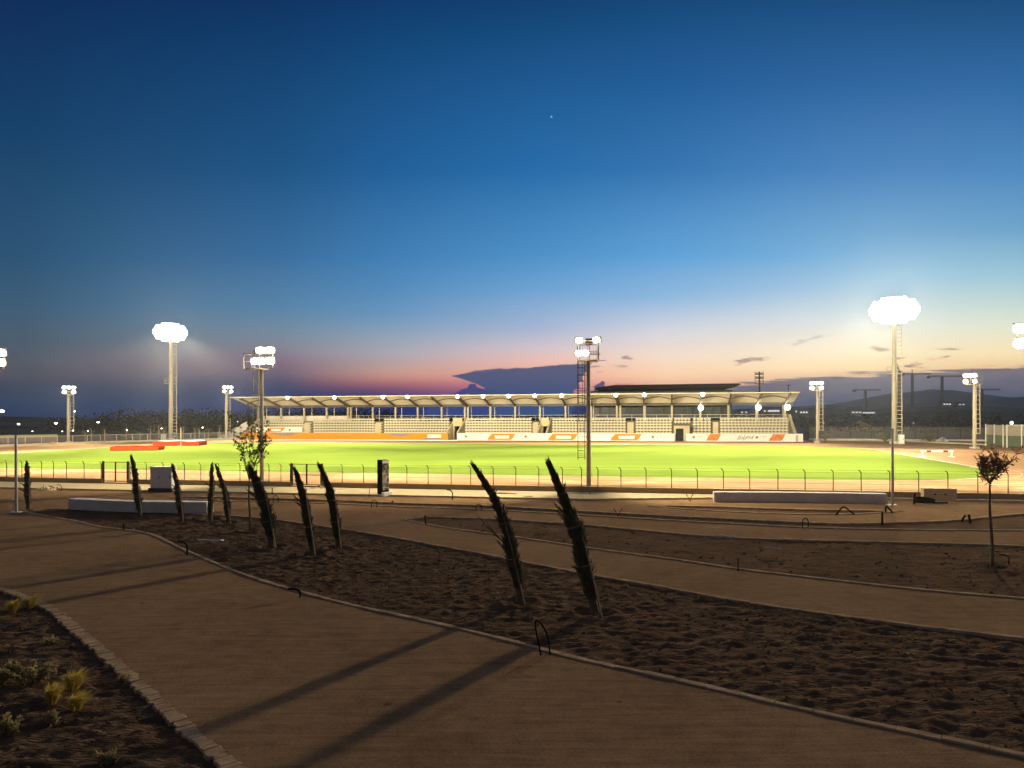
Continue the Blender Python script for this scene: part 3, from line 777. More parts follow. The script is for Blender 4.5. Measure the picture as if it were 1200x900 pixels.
for q, (px,py,l_) in enumerate(((821.3,476,'lit lamp hung on a grandstand column before the dark pavilion glass'),(888.7,475.8,'lit lamp hung on the second grandstand column from the right end'),(923.2,475.8,'lit lamp hung on the rightmost grandstand column'))):
    s = s_of(px,NB-0.6,py); w = S2W(s,NB-0.55)
    t = thing('column_lamp', l_, 'lamp', (*w,5.15), -TH, 'lamps hung on the grandstand columns')
    MB().box(-0.25,0.25,0.02,0.18,-0.2,0.2).build('housing', M['galv'], t)
    MB().tube([(0,0.01,0),(0,-0.08,0)],[0.42,0.34],16).build('lens', M['lampsmall'], t)
    MB().box(-0.04,0.04,0.18,0.32,-0.04,0.04).build('bracket', M['rib'], t)

# advertising boards in front of the stand
def lettering(b, s0, s1, z, h, y, rows=1):
    x = s0
    while x < s1:
        w = random.uniform(0.10,0.22); b.box(x,min(x+w,s1),y-0.004,y,z,z+h); x += w+random.choice((0.06,0.07,0.2))
def board(name, label, n, pa, pb, z0, z1, m=None):
    t = thing(name, label, 'advertising board', (OX,OY,0), -TH, 'advertising boards along the grandstand')
    MB().box(s_of(pa,n,512),s_of(pb,n,512),n,n+0.06,z0,z1).build('panel', m or M['white'], t)
    return t
def patch(t, n, pa, pb, z0, z1, m, slant=0.75, box=True):
    u, v = s_of(pa,n,512), s_of(pb,n,512); y = n-0.006
    b = MB(); b.v = [(u,y,z0),(v-slant,y,z0),(v-slant*0.45,y,(z0+z1)/2-0.1),(v,y,z1),(u+slant,y,z1),(u+slant*0.4,y,(z0+z1)/2)]; b.f = [(0,1,2,3,4,5)]
    p = b.build('sponsor_patch', m, t)
    if box:
        w = v-u; c0, c1 = u+w*0.27, v-w*0.22; zz0, zz1 = z0+(z1-z0)*0.22, z0+(z1-z0)*0.72
        b = MB(); b.quad((c0,y-0.006,zz0),(c1,y-0.006,zz0),(c1,y-0.006,zz1),(c0,y-0.006,zz1)); b.build('text_box', M['white'], p)
        b = MB(); lettering(b,c0+0.35,c1-0.35,(zz0+zz1)/2-0.05,0.12,y-0.012); b.build('lettering', M['greytext'], p)
def emblem(t, n, px, z, textpx=None, m=None):
    s = s_of(px,n,512); y = n-0.006
    MB().tube([(s,y+0.004,z),(s,y-0.004,z)],0.21,8).build('emblem', m or M['brownemblem'], t)
    if textpx:
        b = MB(); u, v = s_of(textpx[0],n,512), s_of(textpx[1],n,512)
        lettering(b,u,v,z+0.08,0.13,y); lettering(b,u+0.3,v-0.2,z-0.14,0.09,y); b.build('lettering', M['greytext'], t)
n = -0.35
t = board('advertising_board','long white advertising board with three bright orange patches', n, 536, 790.5, 0.02, 1.2)
for pa,pb in ((571,604),(642,677),(715,752)): patch(t,n,pa,pb,0.12,1.12,M['orange'])
for px,tx in ((546,(553,560)),(616,(623,631)),(688,(695,704)),(765,(768,781))): emblem(t,n,px,0.66,tx)
t = board('advertising_board','white advertising board with two rust brown patches at the right end', n, 804, 941, 0.02, 1.2)
patch(t,n,827.5,845,0.15,1.15,M['rust'],0.6,False); patch(t,n,901,920.5,0.15,1.15,M['rust'],0.6,False)
for px,tx in ((813,(818,824)),(887,(891,898))): emblem(t,n,px,0.66,tx,M['greyprint'])
b = MB(); random.seed(3)
s0 = s_of(864,n,512)
for q in range(9):
    x = s0+q*0.26; b.bar((x,n-0.01,0.2+random.random()*0.3),(x+0.35,n-0.01,0.7+random.random()*0.4),0.1,0.01,(0,1,0))
b.build('logo', M['greyprint'], t)
b = MB(); s1 = s_of(906,n,512); b.bar((s1,n-0.012,0.35),(s1+0.8,n-0.012,0.95),0.18,0.01,(0,1,0)); b.bar((s1+0.8,n-0.012,0.95),(s1+1.2,n-0.012,0.4),0.16,0.01,(0,1,0)); b.build('logo', M['brownemblem'], t)
# orange printed hoarding on the left half, with grey swoops
t = board('advertising_board','orange hoarding with dark grey half-moon shapes on the left half', n, 281, 525, 0.02, 1.18, M['orange'])
def swoop(pa,pb,up,z0,z1):
    b = MB(); u, v = s_of(pa,n,512), s_of(pb,n,512); N = 16; y = n-0.006
    top = [(u+(v-u)*k/N, y, (z0 if not up else z0+(z1-z0)*math.sin(PI*k/N))) for k in range(N+1)]
    bot = [(u+(v-u)*k/N, y, (z0-(z0-z1)*math.sin(PI*k/N) if not up else z0)) for k in range(N+1)]
    for k in range(N): b.quad(bot[k],bot[k+1],top[k+1],top[k])
    b.build('grey_swoop', M['greyprint'], t)
swoop(317,351,False,1.17,0.55); swoop(453,483,False,1.17,0.6); swoop(490,520,True,0.03,0.5); swoop(281.5,300,True,0.03,0.5)
b = MB(); u, v = s_of(501,n,512), s_of(517,n,512); b.quad((u,n-0.012,0.45),(v,n-0.012,0.45),(v,n-0.012,0.95),(u,n-0.012,0.95)); b.build('text_box', M['white'], t)
b = MB(); lettering(b,u+0.5,v-0.4,0.62,0.12,n-0.018); b.build('lettering', M['greytext'], t)
b = MB(); b.bar((s_of(300,n-1.6,515),n-1.6,0.06),(s_of(536,n-1.6,515),n-1.6,0.06),0.25,0.12); tag(b.build('kerb_strip', M['white']), kind='structure'); bpy.data.objects['kerb_strip'].location = (OX,OY,0); bpy.data.objects['kerb_strip'].rotation_euler = (0,0,-TH)
n = 0.15
t = board('advertising_banner','short white banner with one orange patch hung on the front left seats', n, 300, 354, 1.25, 2.1)
patch(t,n,312,334,1.3,2.05,M['orange']); emblem(t,n,339.5,1.68,(344,351),M['greyprint'])

# pavilion behind the stand
pv = thing('pavilion','dark glass pavilion with flat black roof showing behind the grandstand','building',(OX,OY,0),-TH)
u, v = s_of(691,13,480), s_of(858,13,480)
MB().box(u,v,13.15,24,0,8.2).build('wall', M['roofdark'], pv)
MB().box(u+0.1,v-0.1,13.02,13.12,3.4,8.0).build('glass_front', M['glass'], pv)
b = MB(); x = u+0.1
while x < v: b.box(x-0.05,x+0.05,12.94,13.0,3.4,8.0); x += 4.1
for q in range(3):
    x = u+3+q*7.5; b.bar((x,12.97,6.6),(x+2.3,12.97,4.0),0.18,0.03,(0,1,0))  # slanted bars draw the diagonal reflection on the glass
b.build('mullion_and_reflection', M['darksteel'], pv)
r0, r1 = s_of(697,11.5,458), s_of(866,11.5,458)
b = MB(); pr = [(r0,8.75),(r0+3.4,9.15),(r1,9.2),(r1+0.4,9.05),(r1-1.6,8.55),(r0,8.4)]
b.v = [(x,11.5,z) for x,z in pr]+[(x,25.5,z) for x,z in pr]; b.f = [(5,4,3,2,1,0),(6,7,8,9,10,11)]+[(k,(k+1)%6,(k+1)%6+6,k+6) for k in range(6)]
b.build('roof', M['roofdark'], pv)

# unlit lighting tower behind the stand
tw = PZ(890,460,205)
t = thing('lighting_tower','unlit lattice lighting tower rising behind the right end of the canopy','lighting tower',(tw[0],205,0),0)
MB().tube([(0,0,0),(0,0,16)],[0.35,0.2],8).build('pole', M['darksteel'], t)
b = MB()
for z in (12.6,13.4,14.6,15.8): b.bar((-1.2,0.2,z),(1.2,0.2,z),0.12)
for x in (-1.15,0,1.15): b.bar((x,0.22,12.5),(x,0.22,16),0.1)
b.build('lamp_frame', M['darksteel'], t)
for z in (14.2,15.3):
    for x in (-0.85,-0.3,0.3,0.85): MB().box(x-0.22,x+0.22,-0.2,0.12,z-0.2,z+0.2).build('lamp', M['darksteel'], t)
# small unlit street lamp seen over the canopy
tp = PZ(924,452,180)
t = thing('lamp_post','slim unlit lamp post over the right corner of the canopy','lamp post',(tp[0],180,0),0)
MB().tube([(0,0,0),(0,0,11.1)],0.09,6).build('pole', M['darksteel'], t); MB().box(-0.55,0.55,-0.2,0.2,11.1,11.25).build('lamp_head', M['darksteel'], t)

# ------------------------------------------------------------------ things on the sports ground
def landing_mat(px, py, w, d, h, yaw, label, white):
    x, y = G(px,py)
    t = thing('landing_mat', label, 'landing mat', (x,y,0.0), yaw, 'red landing mats')
    n = 3
    for k in range(n):
        MB().box(-w/2+w*k/n+0.01,-w/2+w*(k+1)/n-0.01,0,d,0.03,h*(1+0.06*math.sin(k*2.1))).build('mat_block', M['redmat'], t, bevel=0.06)
    b = MB(); N = 10
    for i_ in range(N):
        for j_ in range(4):
            q = []
            for (a,c) in ((i_,j_),(i_+1,j_),(i_+1,j_+1),(i_,j_+1)):
                q.append((-w/2+w*a/N*0.96+0.08, d*c/4*0.94+0.05, h*1.08+0.06*math.sin(a*1.3)*math.cos(c*1.1)))
            b.quad(*q)
    b.build('top_sheet', M['white' if white else 'redmat'], t)
    if white:
        b = MB()
        for (xx,yy) in ((-w*0.28,d*0.3),(w*0.16,d*0.45)):
            b.box(xx-0.5,xx+0.5,yy-0.25,yy+0.25,h*1.08+0.07,h*1.08+0.075)
        b.build('printed_mark', M['greyprint'], t)
    return t
landing_mat(157,528.0,5.4,2.6,0.45,R(9),'plain red landing mat lying nearer on the track edge',False)
landing_mat(206,522.6,6.0,4.2,0.58,R(8),'larger red landing mat with white printed top by the tall mast',True)
x, y = G(212,522.6)
t = thing('jump_stand','slim cream upright of the high jump before the white-topped mat','upright',(x,y,0),0)
MB().tube([(0,0,0.1),(0,0,2.5)],0.09,8).build('upright', M['steel'], t); MB().box(-0.35,0.35,-0.3,0.3,0.01,0.1).build('base', M['steel'], t)
# steeplechase barrier
x, y = G(1098,536)
t = thing('steeplechase_barrier','white beam barrier with dark bands standing on the track bend','barrier',(x,y,0),R(-4))
MB().box(-1.45,1.45,-0.06,0.06,0.50,0.64).build('beam', M['white'], t)
for x_ in (-0.75,0.75): MB().box(x_-0.22,x_+0.22,-0.064,0.064,0.497,0.643).build('band', M['darksteel'], t)
for x_ in (-1.3,1.3):
    b = MB(); b.box(x_-0.05,x_+0.05,-0.05,0.05,0.08,0.50); b.box(x_-0.06,x_+0.06,-0.5,0.5,0.01,0.08); b.build('foot', M['white'], t)
# electrical cabinet by the right tall mast, and by the left one
x, y = G(1057,520.5)
t = thing('utility_cabinet','cream utility cabinet at the foot of the right tall mast','cabinet',(x,y,0),0)
MB().box(-0.33,0.33,0,0.4,0.1,1.2).build('body', M['white'], t); MB().box(-0.36,0.36,-0.03,0.43,0,0.1).build('plinth', M['concrete'], t); MB().box(-0.36,0.36,-0.05,0.43,1.2,1.26).build('lid', M['white'], t); MB().box(0.18,0.22,-0.03,0.0,0.55,0.75).build('handle', M['darksteel'], t)
x, y = G(191,516.5)
t = thing('utility_cabinet','cream utility cabinet at the foot of the left tall mast','cabinet',(x,y,0),0)
MB().box(-0.35,0.35,0,0.4,0.1,1.05).build('body', M['white'], t); MB().box(-0.38,0.38,-0.03,0.43,0,0.1).build('plinth', M['concrete'], t); MB().box(-0.38,0.38,-0.05,0.43,1.05,1.11).build('lid', M['white'], t)
# heap of pale stones, pale mound
def heap(name, label, cat, px, py, w, h, m, cnt=26):
    x, y = G(px,py); b = MB(); random.seed(int(px)); b.rock((x,y+0.4,0.02), w*0.62, 0.16)
    for k in range(cnt):
        a = random.random()*6.28; rr = random.random()**0.6
        b.rock((x+math.cos(a)*rr*w/2, y+0.4+math.sin(a)*rr*0.5, h*0.75*(1-rr)*random.uniform(0.6,1)+0.08), random.uniform(0.22,0.42)*h)
    return tag(b.build(name, m), label, cat)
heap('stone_heap','pale heap of stones beside the olive bush by the far fence','stone heap',1106,517.5,1.6,0.75,M['white'])
heap('sand_heap','small pale heap of sand at the left track edge','sand heap',58,521.5,1.1,0.55,M['clay'])
# green screened enclosure at the right edge
x, y = G(1180,525)
t = thing('screened_enclosure','green and grey screened fence enclosure at the right edge of the track','enclosure',(x,y,0),-TH)
for k in range(6): MB().box(k*1.55-0.05,k*1.55+0.05,-0.05,0.05,0,2.75).build('post', M['polewhite'], t)
for k in range(3): MB().box(-0.05,0.05,2.5*k+1.0,2.5*k+1.1,0,2.75).build('post', M['polewhite'], t)
b = MB(); b.box(0.05,7.75,0.055,0.075,0.15,1.42); b.box(0.055,0.075,0.08,6,0.15,1.42); b.build('green_screen', M['green'], t)
b = MB(); b.box(0.05,7.75,0.055,0.07,1.44,2.68); b.box(0.055,0.07,0.08,6,1.44,2.68); b.build('grey_screen', M['greyscreen'], t)
b = MB(); b.box(0.051,7.75,-0.03,0.03,2.66,2.74); b.build('top_rail', M['polewhite'], t)
# lamp with a round globe standing on the enclosure
w = PZ(1185.5,495.5,y+1.6)
t = thing('globe_lamp','white globe lamp on a short post behind the green enclosure','lamp post',(w[0],y+1.6,0),0)
MB().tube([(0,0,0),(0,0,w[2]-0.12)],0.05,6).build('pole', M['polewhite'], t)
bm = MB(); bm.rock((0,0,w[2]),0.17,1.0); bm.build('globe', M['streetglow'], t)

def fence_run(pts, label, h, step, postm, rail=True, chain='chainfar', baseh=0.25):
    """fence along a plan polyline"""
    p0 = pts[0]
    t = thing('perimeter_fence', label, 'fence', (0,0,0), 0, 'perimeter fences')
    for a, c in zip(pts, pts[1:]):
        a, c = Vector(a), Vector(c); L = (c-a).length; d = (c-a)/L; k = 0.0
        ang = math.atan2(d.y,d.x)
        while k < L:
            p = a+d*k; MB().tube([(p.x,p.y,0),(p.x,p.y,h)],0.045,6).build('post', postm, t); k += step
        b = MB(); b.box(0,L,-0.06,0.06,0,baseh); o = b.build('plinth', M['concrete'], t); o.location = (a.x,a.y,0); o.rotation_euler = (0,0,ang)
        b = MB(); b.quad((0,0.03,baseh),(L,0.03,baseh),(L,0.03,h-0.05),(0,0.03,h-0.05)); o = b.build('mesh_panel', M[chain], t); o.location = (a.x,a.y,0); o.rotation_euler = (0,0,ang)
        b = MB(); b.box(0,L,-0.02,0.02,h-0.06,h-0.01); o = b.build('top_rail', postm, t); o.location = (a.x,a.y,0); o.rotation_euler = (0,0,ang)
    return t
fence_run([S2W(-70,-62),S2W(-64.6,-33),S2W(-61,-17.5),S2W(-51,-1.6),S2W(-47.5,3)], 'long pale mesh fence curving round the left end of the track', 1.25, 2.3, M['galv'])
fence_run([S2W(46,8.6),S2W(70,6.0),S2W(100,2.0)], 'dark mesh fence beyond the track to the right of the grandstand', 2.1, 3.0, M['darksteel'])
# outdoor screen panels on the far-left fence (purple cloth with a pale top band)
a = G(-60,522.5); c = G(63,519.6)
t = thing('fence_banner','dull purple cloth with pale green top band hung on the left fence','banner',(a[0],a[1]+0.9,0),math.atan2(c[1]-a[1],c[0]-a[0]))
L = math.hypot(c[0]-a[0],c[1]-a[1])
MB().box(0,L,0,0.02,0.15,0.98).build('cloth', mat('purple_cloth',(0.16,0.12,0.15),0.8), t); MB().box(0,L,-0.003,0.022,0.98,1.35).build('top_band', mat('pale_green_cloth',(0.30,0.31,0.16),0.8), t)

# ------------------------------------------------------------------ plants beyond the track
def leafquad(b, c, d, up, L, W):
    c, d = Vector(c), Vector(d).normalized(); s = d.cross(Vector(up))
    s = s.normalized() if s.length > 1e-4 else Vector((1,0,0))
    b.v += [tuple(c), tuple(c+d*L*0.45+s*W*0.5), tuple(c+d*L), tuple(c+d*L*0.45-s*W*0.5)]
    i = len(b.v)-4; b.f.append((i,i+1,i+2,i+3))
def rdir():
    z = random.uniform(-1,1); a = random.random()*2*PI; r = math.sqrt(1-z*z); return Vector((r*math.cos(a),r*math.sin(a),z))
def bush(name, label, cat, x, y, w, h, m, leaves=420, L=0.2, group=None, trunk=False, crown0=0.0, seed=1):
    random.seed(seed)
    t = thing(name, label, cat, (x,y,0), 0, group)
    b = MB(); st_ = MB()
    cl = [(random.uniform(-0.36,0.36)*w, random.uniform(-0.3,0.3)*w, crown0+(h-crown0)*random.uniform(0.3,0.75), random.uniform(0.16,0.3)) for _ in range(9)]
    for (cx,cy,cz,cr) in cl:
        st_.tube([(0,0,0),(cx*0.4,cy*0.4,cz*0.55),(cx,cy,cz)],[0.05+0.01*h,0.03,0.012],5)
        for k in range(leaves//9):
            d = rdir(); rr = random.random()**0.4
            p = Vector((cx,cy,cz))+Vector((d.x*cr*w,d.y*cr*w,d.z*cr*(h-crown0)*1.05))*rr
            if p.z < 0.05: p.z = 0.05
            leafquad(b,p,rdir()+Vector((0,0,0.5)),rdir(),L*random.uniform(0.7,1.3),L*0.5)
    st_.build('trunk', M['bark'], t); b.build('crown', m, t)
    return t
x,y = G(1035,518.5); bush('olive_bush','round olive green bush left of the right tall mast','bush',x,y-0.5,2.6,1.5,M['olive'],700,0.2,'olive bushes by the far fence',seed=4)
x,y = G(1090,518.8); bush('olive_bush','wider olive green bush beside the pale stone heap','bush',x,y,2.9,1.5,M['olive'],800,0.2,'olive bushes by the far fence',seed=9)
x,y = G(967,519.3); bush('young_tree','thin pale young tree beside the mast right of the grandstand','young tree',x,y,1.9,1.5,M['olive'],240,0.18,'young trees by the far fence',crown0=0.6,seed=3)
sap = [(116,519.3,502,'thin staked sapling in front of the leftmost globe lamp'),(142,517.8,500,'tall bare staked sapling left of the red mats'),(158.5,517.4,506,'short staked sapling with a bent top above the nearer red mat'),(171,517,501,'bare staked sapling above the nearer red mat end'),(181,516.6,498,'bushy sapling close left of the left tall mast'),(187,516.5,500,'staked sapling touching the left tall mast cabinet'),(210,516.2,499.5,'pale staked sapling right of the left tall mast'),(224,516,501.5,'sapling with a flat top beyond the white-topped mat'),(229,515.8,501,'sapling next to the flat-topped one beyond the white-topped mat'),(240,515.6,503,'broad drooping sapling beyond the fence near the low mast'),(253,515.4,500,'slim sapling left of the low mast at the grandstand end'),(93,519.6,505,'faint sapling right of the leftmost low mast'),(100.5,519.5,504,'sapling by the second globe lamp on the left')]
for q,(px,py,pt,lab) in enumerate(sap):
    x,y = G(px,py); y += 1.5; hh = (py-pt)*y/FPX
    random.seed(30+q); wide = 1.3 if px in (181,240) else 0.55
    t = thing('sapling', lab, 'sapling', (x,y,0), 0, 'saplings along the left fence')
    MB().tube([(0,0,0),(0.03,0,hh*0.6),(-0.02,0,hh*0.97)],[0.09,0.075,0.03],6).build('trunk', M['wood'], t)
    b = MB()
    for k in range(90 if wide > 1 else 26):
        d = rdir(); p = Vector((d.x*wide*0.5,d.y*wide*0.5,hh*(0.8 if wide<1 else 0.7)+d.z*hh*0.22)); leafquad(b,p,d+Vector((0,0,-0.3)),rdir(),0.3,0.12)
    b.build('crown', M['olive'], t)

# ------------------------------------------------------------------ street lamps on the left, far away
sl = [(2,482,150,'small',0.45,'bright street lamp at the far left edge over dark hills'),(21.7,497,190,'',0.28,'warm street lamp low in front of the dark hill'),(65.5,496,190,'',0.32,'street lamp left of the leftmost low mast'),(87.3,482,170,'',0.18,'bluish street lamp just right of the leftmost low mast'),(115,494.8,160,'',0.22,'street lamp above the staked sapling on the left'),(279,494,230,'',0.28,'street lamp close to the left end of the grandstand'),(38,505.5,200,'',0.14,'faint lamp right of the dark mound on the left'),(73,505.5,200,'',0.14,'faint lamp just left of the leftmost low mast'),(85.5,504.5,200,'',0.16,'faint lamp just right of the low mast foot'),(103,505.3,170,'',0.13,'dim lamp low between two saplings on the left'),(148.5,504,180,'',0.15,'dim lamp right of the bare sapling'),(189.5,502,180,'',0.15,'dim lamp just left of the left tall mast'),(237.5,501,180,'',0.16,'dim lamp above the broad drooping sapling'),(110.7,508.8,150,'',0.001,'')]
for q,(px,py,Y,_,r_,lab) in enumerate(sl[:-1]):
    w = PZ(px,py,Y)
    t = thing('street_lamp', lab, 'street lamp', (w[0],Y,0), 0, 'far street lamps on the left')
    MB().tube([(0,0.1,0),(0,0.1,w[2]+0.1)],0.06,6).build('pole', M['darksteel'], t)
    b = MB(); b.box(-r_*1.1,r_*1.1,-0.1,0.3,w[2]+r_*0.55,w[2]+r_*0.75); b.build('lamp_head', M['darksteel'], t)
    b = MB(); b.tube([(-r_,0,w[2]),(-r_*0.5,0,w[2]),(r_*0.5,0,w[2]),(r_,0,w[2])],[r_*0.3,r_*0.55,r_*0.55,r_*0.3],10); b.build('lens', M['streetglow'], t, smooth=True)
x_ = PZ(1070.5,496,140)
t = thing('street_lamp','slim street lamp with a pale globe between the two olive bushes','street lamp',(x_[0],140,0),0)
MB().tube([(0,0,0),(0,0,x_[2]-0.1)],0.07,6).build('pole', M['darksteel'], t); b = MB(); b.rock((0,0,x_[2]),0.2,1.0); b.build('globe', M['polewhite'], t)
x_ = PZ(965,496,125)
t = thing('street_lamp','slim street lamp with a pale globe right of the mast by the grandstand','street lamp',(x_[0],125,0),0)
MB().tube([(0,0,0),(0,0,x_[2]-0.1)],0.06,6).build('pole', M['darksteel'], t); b = MB(); b.rock((0,0,x_[2]),0.2,1.0); b.build('globe', M['polewhite'], t)

# ------------------------------------------------------------------ hills, cranes, far buildings
def ridge(name, m, Y, pts, depth, seed, rough=0.06, nx=90, ny=10):
    """hill range whose crest passes through measured spots at distance Y"""
    cr = [PZ(px,py,Y) for px,py in pts]; xs = [c[0] for c in cr]; zs = [c[2] for c in cr]
    b = MB()
    for j in range(ny+1):
        v = j/ny; k = math.sin(PI*v)**0.8
        for i_ in range(nx+1):
            x = xs[0]+(xs[-1]-xs[0])*i_/nx
            z = float(np.interp(x,xs,zs))
            e = min(1,i_/6,(nx-i_)/6)
            nz = noise.fractal(Vector((x*9/abs(xs[-1]-xs[0])*3,v*3+seed,seed)),0.8,2.1,4)
            b.v.append((x, Y+depth*(v-0.5)*2, -0.5 + max(0,(z+0.5)*k*(1+rough*nz))))
    for j in range(ny):
        for i_ in range(nx):
            q = j*(nx+1)+i_; b.f.append((q,q+1,q+nx+2,q+nx+1))
    return tag(b.build(name, m, smooth=True), kind='structure')
ridge('hill', M['hillfar'], 2700, [(700,487),(800,483),(870,479),(930,478),(970,475),(1000,470),(1040,463),(1075,458),(1092,456.5),(1115,459),(1140,463),(1175,468),(1200,466),(1260,456),(1350,462),(1500,480)], 450, 2)
ridge('hill', M['hillfar'], 1700, [(760,487),(860,482),(930,477),(960,474.5),(985,477),(1040,475),(1090,472),(1130,474),(1200,464),(1300,458),(1450,470)], 260, 5)
ridge('hill', M['hill'], 900, [(820,489),(900,484),(935,480),(960,478),(1000,484),(1040,479),(1075,477),(1110,476.5),(1150,476),(1200,482),(1300,478),(1400,484)], 160, 8, 0.10)
ridge('hill', M['hill'], 330, [(860,492),(930,489),(990,490),(1060,484),(1110,481),(1160,483),(1185,486),(1230,482),(1400,484)], 70, 11, 0.10)
ridge('hill', M['hill'], 620, [(-320,484),(-120,487),(0,488.8),(40,489),(62,492),(110,493.5),(180,491),(240,492.5),(330,492)], 90, 14, 0.25)
ridge('hill', M['hill'], 260, [(-300,494),(-80,497),(0,499),(14,499.5),(28,504),(40,509)], 25, 16, 0.15)
# earth mound
x, y = PZ(1009,505,190)[:2]
b = MB(); NN = 26
for j in range(NN+1):
    for i_ in range(NN+1):
        u, v = -1+2*i_/NN, -1+2*j/NN; d = math.hypot(u,v)
        b.v.append((x+u*4.2, 190+v*5, -0.1+2.7*max(0,1-d)**0.8*(1+0.25*noise.noise(Vector((u*3,v*3,1))))))
for j in range(NN):
    for i_ in range(NN):
        q = j*(NN+1)+i_; b.f.append((q,q+1,q+NN+2,q+NN+1))
tag(b.build('earth_mound', M['clay'], smooth=True),'pale earth mound beyond the dark fence on the right','earth mound')
# far treelines: dark scrub nobody could count
def scrub(name, m, x0, x1, y0, y1, h0, h1, cnt, L):
    b = MB()
    for k in range(cnt):
        x, y = random.uniform(x0,x1), random.uniform(y0,y1); h = random.uniform(h0,h1); r_ = h*random.uniform(0.4,0.8)
        for q in range(26):
            d = rdir(); p = Vector((x+d.x*r_,y+d.y*r_,h*0.55+d.z*h*0.5)); leafquad(b,p,rdir(),rdir(),L,L*0.7)
    return tag(b.build(name, m), kind='stuff')
random.seed(12)
scrub('treeline', M['darkleaf'], -130,-38, 200,245, 2.0,4.0, 190, 0.9)
scrub('treeline', M['darkleaf'], -190,-60, 330,420, 4,7.5, 200, 1.5)
scrub('treeline', M['darkleaf'], 60,260, 250,330, 2.0,4.2, 200, 1.0)
scrub('treeline', M['darkleaf'], 60,140, 160,200, 1.0,2.2, 90, 0.6)
scrub('treeline', M['darkleaf'], -60,70, 260,320, 2.0,3.6, 130, 1.0)

def lattice(b, a, c, w, bays, t):
    a, c = Vector(a), Vector(c); d = (c-a).normalized()
    up = Vector((0,0,1)) if abs(d.z) < 0.9 else Vector((0,1,0)); s = d.cross(up).normalized()*w/2; u = s.cross(d).normalized()*w/2
    cor = [s+u, s-u, -s-u, -s+u]
    for o in cor: b.bar(a+o,c+o,t)
    for k in range(bays):
        p, q = a.lerp(c,k/bays), a.lerp(c,(k+1)/bays)
        for m_ in range(4): b.bar(p+cor[m_],q+cor[(m_+1)%4],t*0.7)
def crane(px, py_jib, py_base, x0, x1, Y, label, apex=8, luff=None):
    X, _, zj = PZ(px,py_jib,Y); sc = Y/FPX
    t = thing('tower_crane', label, 'tower crane', (X,Y,0), 0, 'tower cranes on the far building site')
    b = MB(); lattice(b,(0,0,0),(0,0,zj),2.6,max(8,int(zj/3)),0.8); b.build('mast', M['crane'], t)
    if luff:
        b = MB(); lattice(b,(0,0,zj),((luff[0]-px)*sc,0,PZ(luff[0],luff[1],Y)[2]),1.6,10,0.45); b.build('jib', M['crane'], t)
        MB().box(0.5,5,-1,1,zj,zj+2).build('counterweight', M['crane'], t)
        return
    b = MB(); lattice(b,((x0-px)*sc,0,zj+0.8),((x1-px)*sc,0,zj+0.8),1.9,18,0.6); b.build('jib', M['crane'], t)
    e = x1 if abs(x1-px) < abs(x0-px) else x0
    MB().box((e-px)*sc-2.5,(e-px)*sc+2.5,-0.9,0.9,zj-2.4,zj+0.9).build('counterweight', M['crane'], t)
    MB().box(-1.4,1.4,-1.4,1.4,zj-2.2,zj).build('cab', M['crane'], t)
    if apex:
        b = MB(); b.bar((0,0,zj),(0,0,zj+apex),0.8); b.bar((0,0,zj+apex),((x0-px)*sc*0.6,0,zj+1.2),0.22); b.bar((0,0,zj+apex),((x1-px)*sc*0.8,0,zj+1.2),0.22); b.build('apex_frame', M['crane'], t)
crane(1014,457.5,485,1001,1032,1250,'small tower crane between the grandstand mast and the right tall mast',2)
crane(1069,438.5,475,1058,1091,1250,'tallest tower crane just right of the right tall mast',8)
crane(1104,441.5,475,1088,1128,1250,'tower crane left of the lamps of the low right mast',0)
crane(1151,457,478,1146,1172,1250,'tower crane right of the low mast near the right edge',1)
crane(1054,436,478,0,0,1250,'crane with raised slanting jib right behind the right tall mast',0,(1049.5,423))
def house(px, py, Y, w, h, lit, label):
    X, _, z = PZ(px,py,Y)
    t = thing('distant_house', label, 'house', (X,Y,0), 0, 'lit houses far off on the right')
    MB().box(-w/2,w/2,0,w*0.7,0,z+h*0.5).build('wall', M['house'], t)
    MB().box(-w/2-0.3,w/2+0.3,-0.3,w*0.7+0.3,z+h*0.5,z+h*0.5+0.5).build('roof', M['roofdark'], t)
    for k in range(lit):
        xx = -w*0.4+w*0.8*(k+0.5)/lit
        MB().box(xx-w*0.09,xx+w*0.09,-0.12,-0.02,z-h*0.18,z+h*0.10).build('window', M['winglow'], t)
for (px,py,Y,w,h,lit,lab) in ((898.5,481.5,690,9,5,2,'lit house seen between the last two grandstand columns, left one'),(907,481.2,690,13,6,4,'wide lit house between the last two grandstand columns'),(933,482,690,6,6,1,'small house with one lit window just right of the grandstand'),(942,483,690,10,5,3,'low lit house right of the grandstand near the low mast'),(872,483,700,10,4,2,'dim lit house under the canopy right of the pavilion'),(1004,483,690,12,4,3,'lit house at the left of the small crane foot'),(1018,483.5,690,14,4,4,'lit house at the right of the small crane foot'),(1110,473.5,860,12,5,3,'lit house on the ridge below the cranes'),(1127,473.8,860,10,4,2,'dimmer lit house on the ridge towards the low right mast')):
    house(px,py,Y,w,h,lit,lab)

